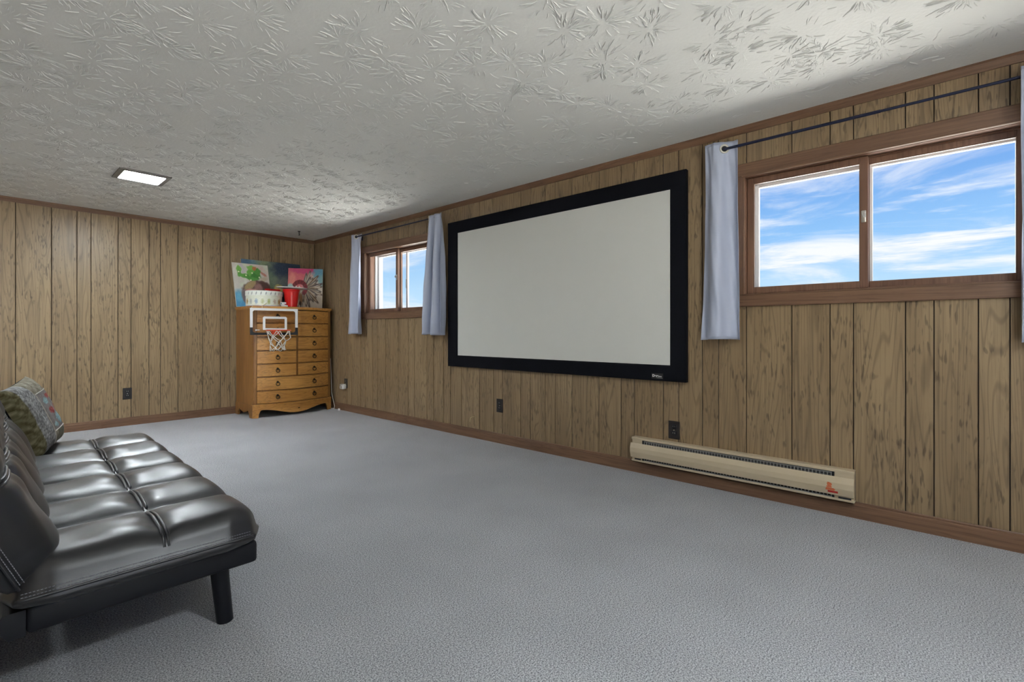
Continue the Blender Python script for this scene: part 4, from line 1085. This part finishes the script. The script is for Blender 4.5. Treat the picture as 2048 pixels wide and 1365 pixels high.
# ================================================================== baseboard heater
def heater():
    y0, y1 = 0.327, 1.547
    t = thing('baseboard_heater', (W, (y0 + y1) / 2, 0.084), 'long beige electric baseboard heater mounted low under the wide window', 'heater')
    D = 0.068
    ex = lambda p, s: (W - p[0], s, p[1])
    MB().prism([(0, 0.086), (0, 0.240), (0.006, 0.240), (0.006, 0.086)], ex, y0, y1).build('back_plate', M_HEATDARK, t)
    MB().prism([(0, 0.243), (0.048, 0.243), (0.052, 0.240), (0.052, 0.229), (0.049, 0.229), (0.049, 0.238), (0, 0.238)], ex, y0, y1).build('top_lip', M_CREAM, t)
    MB().prism([(0, 0.084), (0.050, 0.084), (0.053, 0.087), (0.053, 0.096), (0.050, 0.096), (0.050, 0.089), (0, 0.089)], ex, y0, y1).build('bottom_lip', M_CREAM, t)
    # three-facet front cover
    cov = MB().prism([(0.050, 0.205), (0.058, 0.207), (0.068, 0.176), (0.068, 0.148), (0.058, 0.112), (0.050, 0.110), (0.053, 0.114), (0.064, 0.149), (0.064, 0.175), (0.055, 0.203)], ex, y0 + 0.0, y1 + 0.004).build('front_cover', M_CREAM, t)
    # end compartments
    for a, b in ((y0 + 0.001, y0 + 0.085), (y1 - 0.075, y1 - 0.001)):
        e = MB().box((W - 0.046, a, 0.090), (W - 0.006, b, 0.236), 0.002).build('end_box', M_CREAM, t)
        MB().box((W - 0.0475, a + 0.012, 0.094), (W - 0.0455, b - 0.018, 0.104)).build('rating_plate', M_HEATDARK, e)
    for a, b in ((y0 + 0.085, y0 + 0.094), (y1 - 0.084, y1 - 0.075)):
        MB().box((W - 0.050, a, 0.090), (W - 0.006, b, 0.238)).build('end_slot', M_BLACK, t)
    # heating element and the two slotted grilles
    MB().box((W - 0.040, y0 + 0.095, 0.125), (W - 0.012, y1 - 0.085, 0.195)).build('element', M_HEATDARK, t)
    g = MB(); gl = MB()
    a, b = y0 + 0.098, y1 - 0.088
    n = 62
    for k in range(n + 1):
        y = a + (b - a) * k / n
        g.box((W - 0.0475, y - 0.0022, 0.199), (W - 0.045, y + 0.0022, 0.224)); gl.box((W - 0.0475, y - 0.0022, 0.097), (W - 0.045, y + 0.0022, 0.112))
    for z in (0.199, 0.2085, 0.217, 0.2225): g.box((W - 0.048, a, z - (0.0016 if z > 0.222 else 0.0006)), (W - 0.0455, b, z + (0.0016 if z > 0.222 else 0.0006)))
    gl.box((W - 0.048, a, 0.0955), (W - 0.0455, b, 0.0985))
    g.build('upper_grille', M_FIN, t); gl.build('lower_grille', M_FIN, t)
    # worn orange and red sticker
    def onface(z):     # depth of the cover face at height z
        return 0.068 - 0.0 if 0.148 <= z <= 0.176 else (0.068 - (z - 0.176) / 0.031 * 0.010 if z > 0.176 else 0.058 + (z - 0.112) / 0.036 * 0.010)
    M_ST = plain('orange_sticker', (206, 112, 72), 0.5, var=0.35, vscale=160); M_SR = plain('red_sticker', (184, 44, 38), 0.5, var=0.1)
    def patch(name, pts, m):
        v = [(W - onface(z) - 0.0008, y, z) for y, z in pts]
        MB().add(v, [tuple(range(len(v)))]).build(name, m, cov)
    patch('sticker', [(0.438, 0.176), (0.430, 0.1755), (0.422, 0.172), (0.418, 0.166), (0.422, 0.160), (0.420, 0.154), (0.4195, 0.1485), (0.440, 0.1485), (0.444, 0.153), (0.438, 0.158), (0.441, 0.166)], M_ST)
    patch('sticker', [(0.444, 0.147), (0.412, 0.147), (0.404, 0.142), (0.410, 0.134), (0.448, 0.134)], M_ST)
    patch('sticker', [(0.438, 0.133), (0.394, 0.133), (0.394, 0.122), (0.438, 0.122)], M_SR)
heater()

# ================================================================== wall outlets, plug-in, loose wire, cable, ceiling hook
def outlet(c, wall, label):
    """dark duplex receptacle; c: centre (along wall, z)"""
    s, z = c; hw, hh = 0.037, 0.057
    if wall == 'right': base = (W, s, z); fx = lambda d, a, b: (W - d, s + a, z + b)
    else: base = (s, L, z); fx = lambda d, a, b: (s + a, L - d, z + b)
    t = thing('wall_outlet', base, label, 'outlet', 'dark wall outlets')
    def bx(d0, d1, a0, a1, b0, b1, bev=0.0): return MB().box(fx(d0, a0, b0), fx(d1, a1, b1), bev)
    bx(0, 0.005, -hw, hw, -hh, hh, 0.002).build('cover_plate', M_OUTLET, t, smooth=40)
    for zz in (0.021, -0.021):
        r = bx(0.004, 0.0075, -0.017, 0.017, zz - 0.0145, zz + 0.0145, 0.003).build('receptacle', M_BLACK, t, smooth=40)
        for a in (-0.006, 0.006): bx(0.0072, 0.0079, a - 0.0013, a + 0.0013, zz - 0.001, zz + 0.007).build('slot', M_SILVER, r)
    MB().lathe([(0.0035, 0), (0.0035, 0.0012), (0.0, 0.0018)], (0, 0, 0), 10, M=Matrix.Translation(fx(0.005, 0, 0)) @ (Matrix.Rotation(R(-90), 4, 'Y') if wall == 'right' else Matrix.Rotation(R(90), 4, 'X'))).build('screw', M_SILVER, t)
    return t
outlet((1.276, 0.317), 'right', 'dark wall outlet just above the beige heater')
outlet((2.803, 0.318), 'right', 'dark wall outlet below the projection screen')
outlet((5.335, 0.330), 'right', 'dark wall outlet beside the chest, half covered by a plug-in')
outlet((1.040, 0.322), 'back', 'dark wall outlet on the far wall between sofa and chest')
pf = thing('plug_in_freshener', (W, 5.345, 0.285), 'white plug-in air freshener in the outlet beside the chest', 'air freshener')
MB().box((W - 0.062, 5.308, 0.262), (W - 0.008, 5.384, 0.324), 0.014, 3).build('housing', M_WHITE, pf, smooth=50)
MB().box((W - 0.014, 5.322, 0.276), (W - 0.0078, 5.368, 0.312)).build('plug', M_WHITE, pf)
MB().lathe([(0.006, 0), (0.006, 0.002), (0, 0.003)], (0, 0, 0), 12, M=Matrix.Translation((W - 0.0615, 5.362, 0.304)) @ Matrix.Rotation(R(-90), 4, 'Y')).build('button', M_BLACK, pf)
MB().box((W - 0.0635, 5.325, 0.272), (W - 0.0615, 5.350, 0.300), 0.0006).build('vent', M_SILVER, pf)
wq = MB().tube([(W + 0.002, 3.118, 0.186), (W - 0.020, 3.122, 0.188), (W - 0.030, 3.134, 0.180), (W - 0.031, 3.138, 0.160), (W - 0.028, 3.139, 0.140)], 0.0032, 8).build('wire_stub', M_CORD, smooth=180)
tag(rooted(wq, (W, 3.118, 0.186)), 'bent end of cream wire poking out of the paneling near the floor', 'wire')
cb_ = MB().tube([(2.946, 5.640, 0.62), (2.946, 5.622, 0.40), (2.946, 5.612, 0.20), (2.954, 5.585, 0.10), (2.964, 5.570, 0.035), (2.960, 5.575, 0.006), (2.952, 5.600, 0.004), (2.948, 5.66, 0.004)], 0.0032, 8).build('power_cable', M_WHITE, smooth=180)
tag(rooted(cb_, (2.955, 5.60, 0.0)), 'thin white cable running down the right side of the chest', 'cable')
sc_ = MB().box((2.925, 5.40, 0.0), (2.945, 5.425, 0.024), 0.003).build('paper_scrap', M_WHITE)
tag(rooted(sc_, (2.935, 5.41, 0.0)), 'tiny white scrap lying on the carpet against the baseboard', 'scrap')
hk = thing('ceiling_hook', (2.570, 5.670, H), 'small black hook screwed into the ceiling near the corner', 'hook')
MB().lathe([(0.0, 0.0), (0.014, 0.0), (0.016, -0.004), (0.004, -0.010), (0.0, -0.010)], (2.570, 5.670, H), 16).build('rosette', M_BLACK, hk, smooth=40)
MB().tube([(2.570, 5.670, H - 0.006), (2.570, 5.670, H - 0.030), (2.576, 5.670, H - 0.040), (2.574, 5.670, H - 0.047), (2.564, 5.670, H - 0.045)], 0.0045, 8).build('shank', M_BLACK, hk, smooth=180)
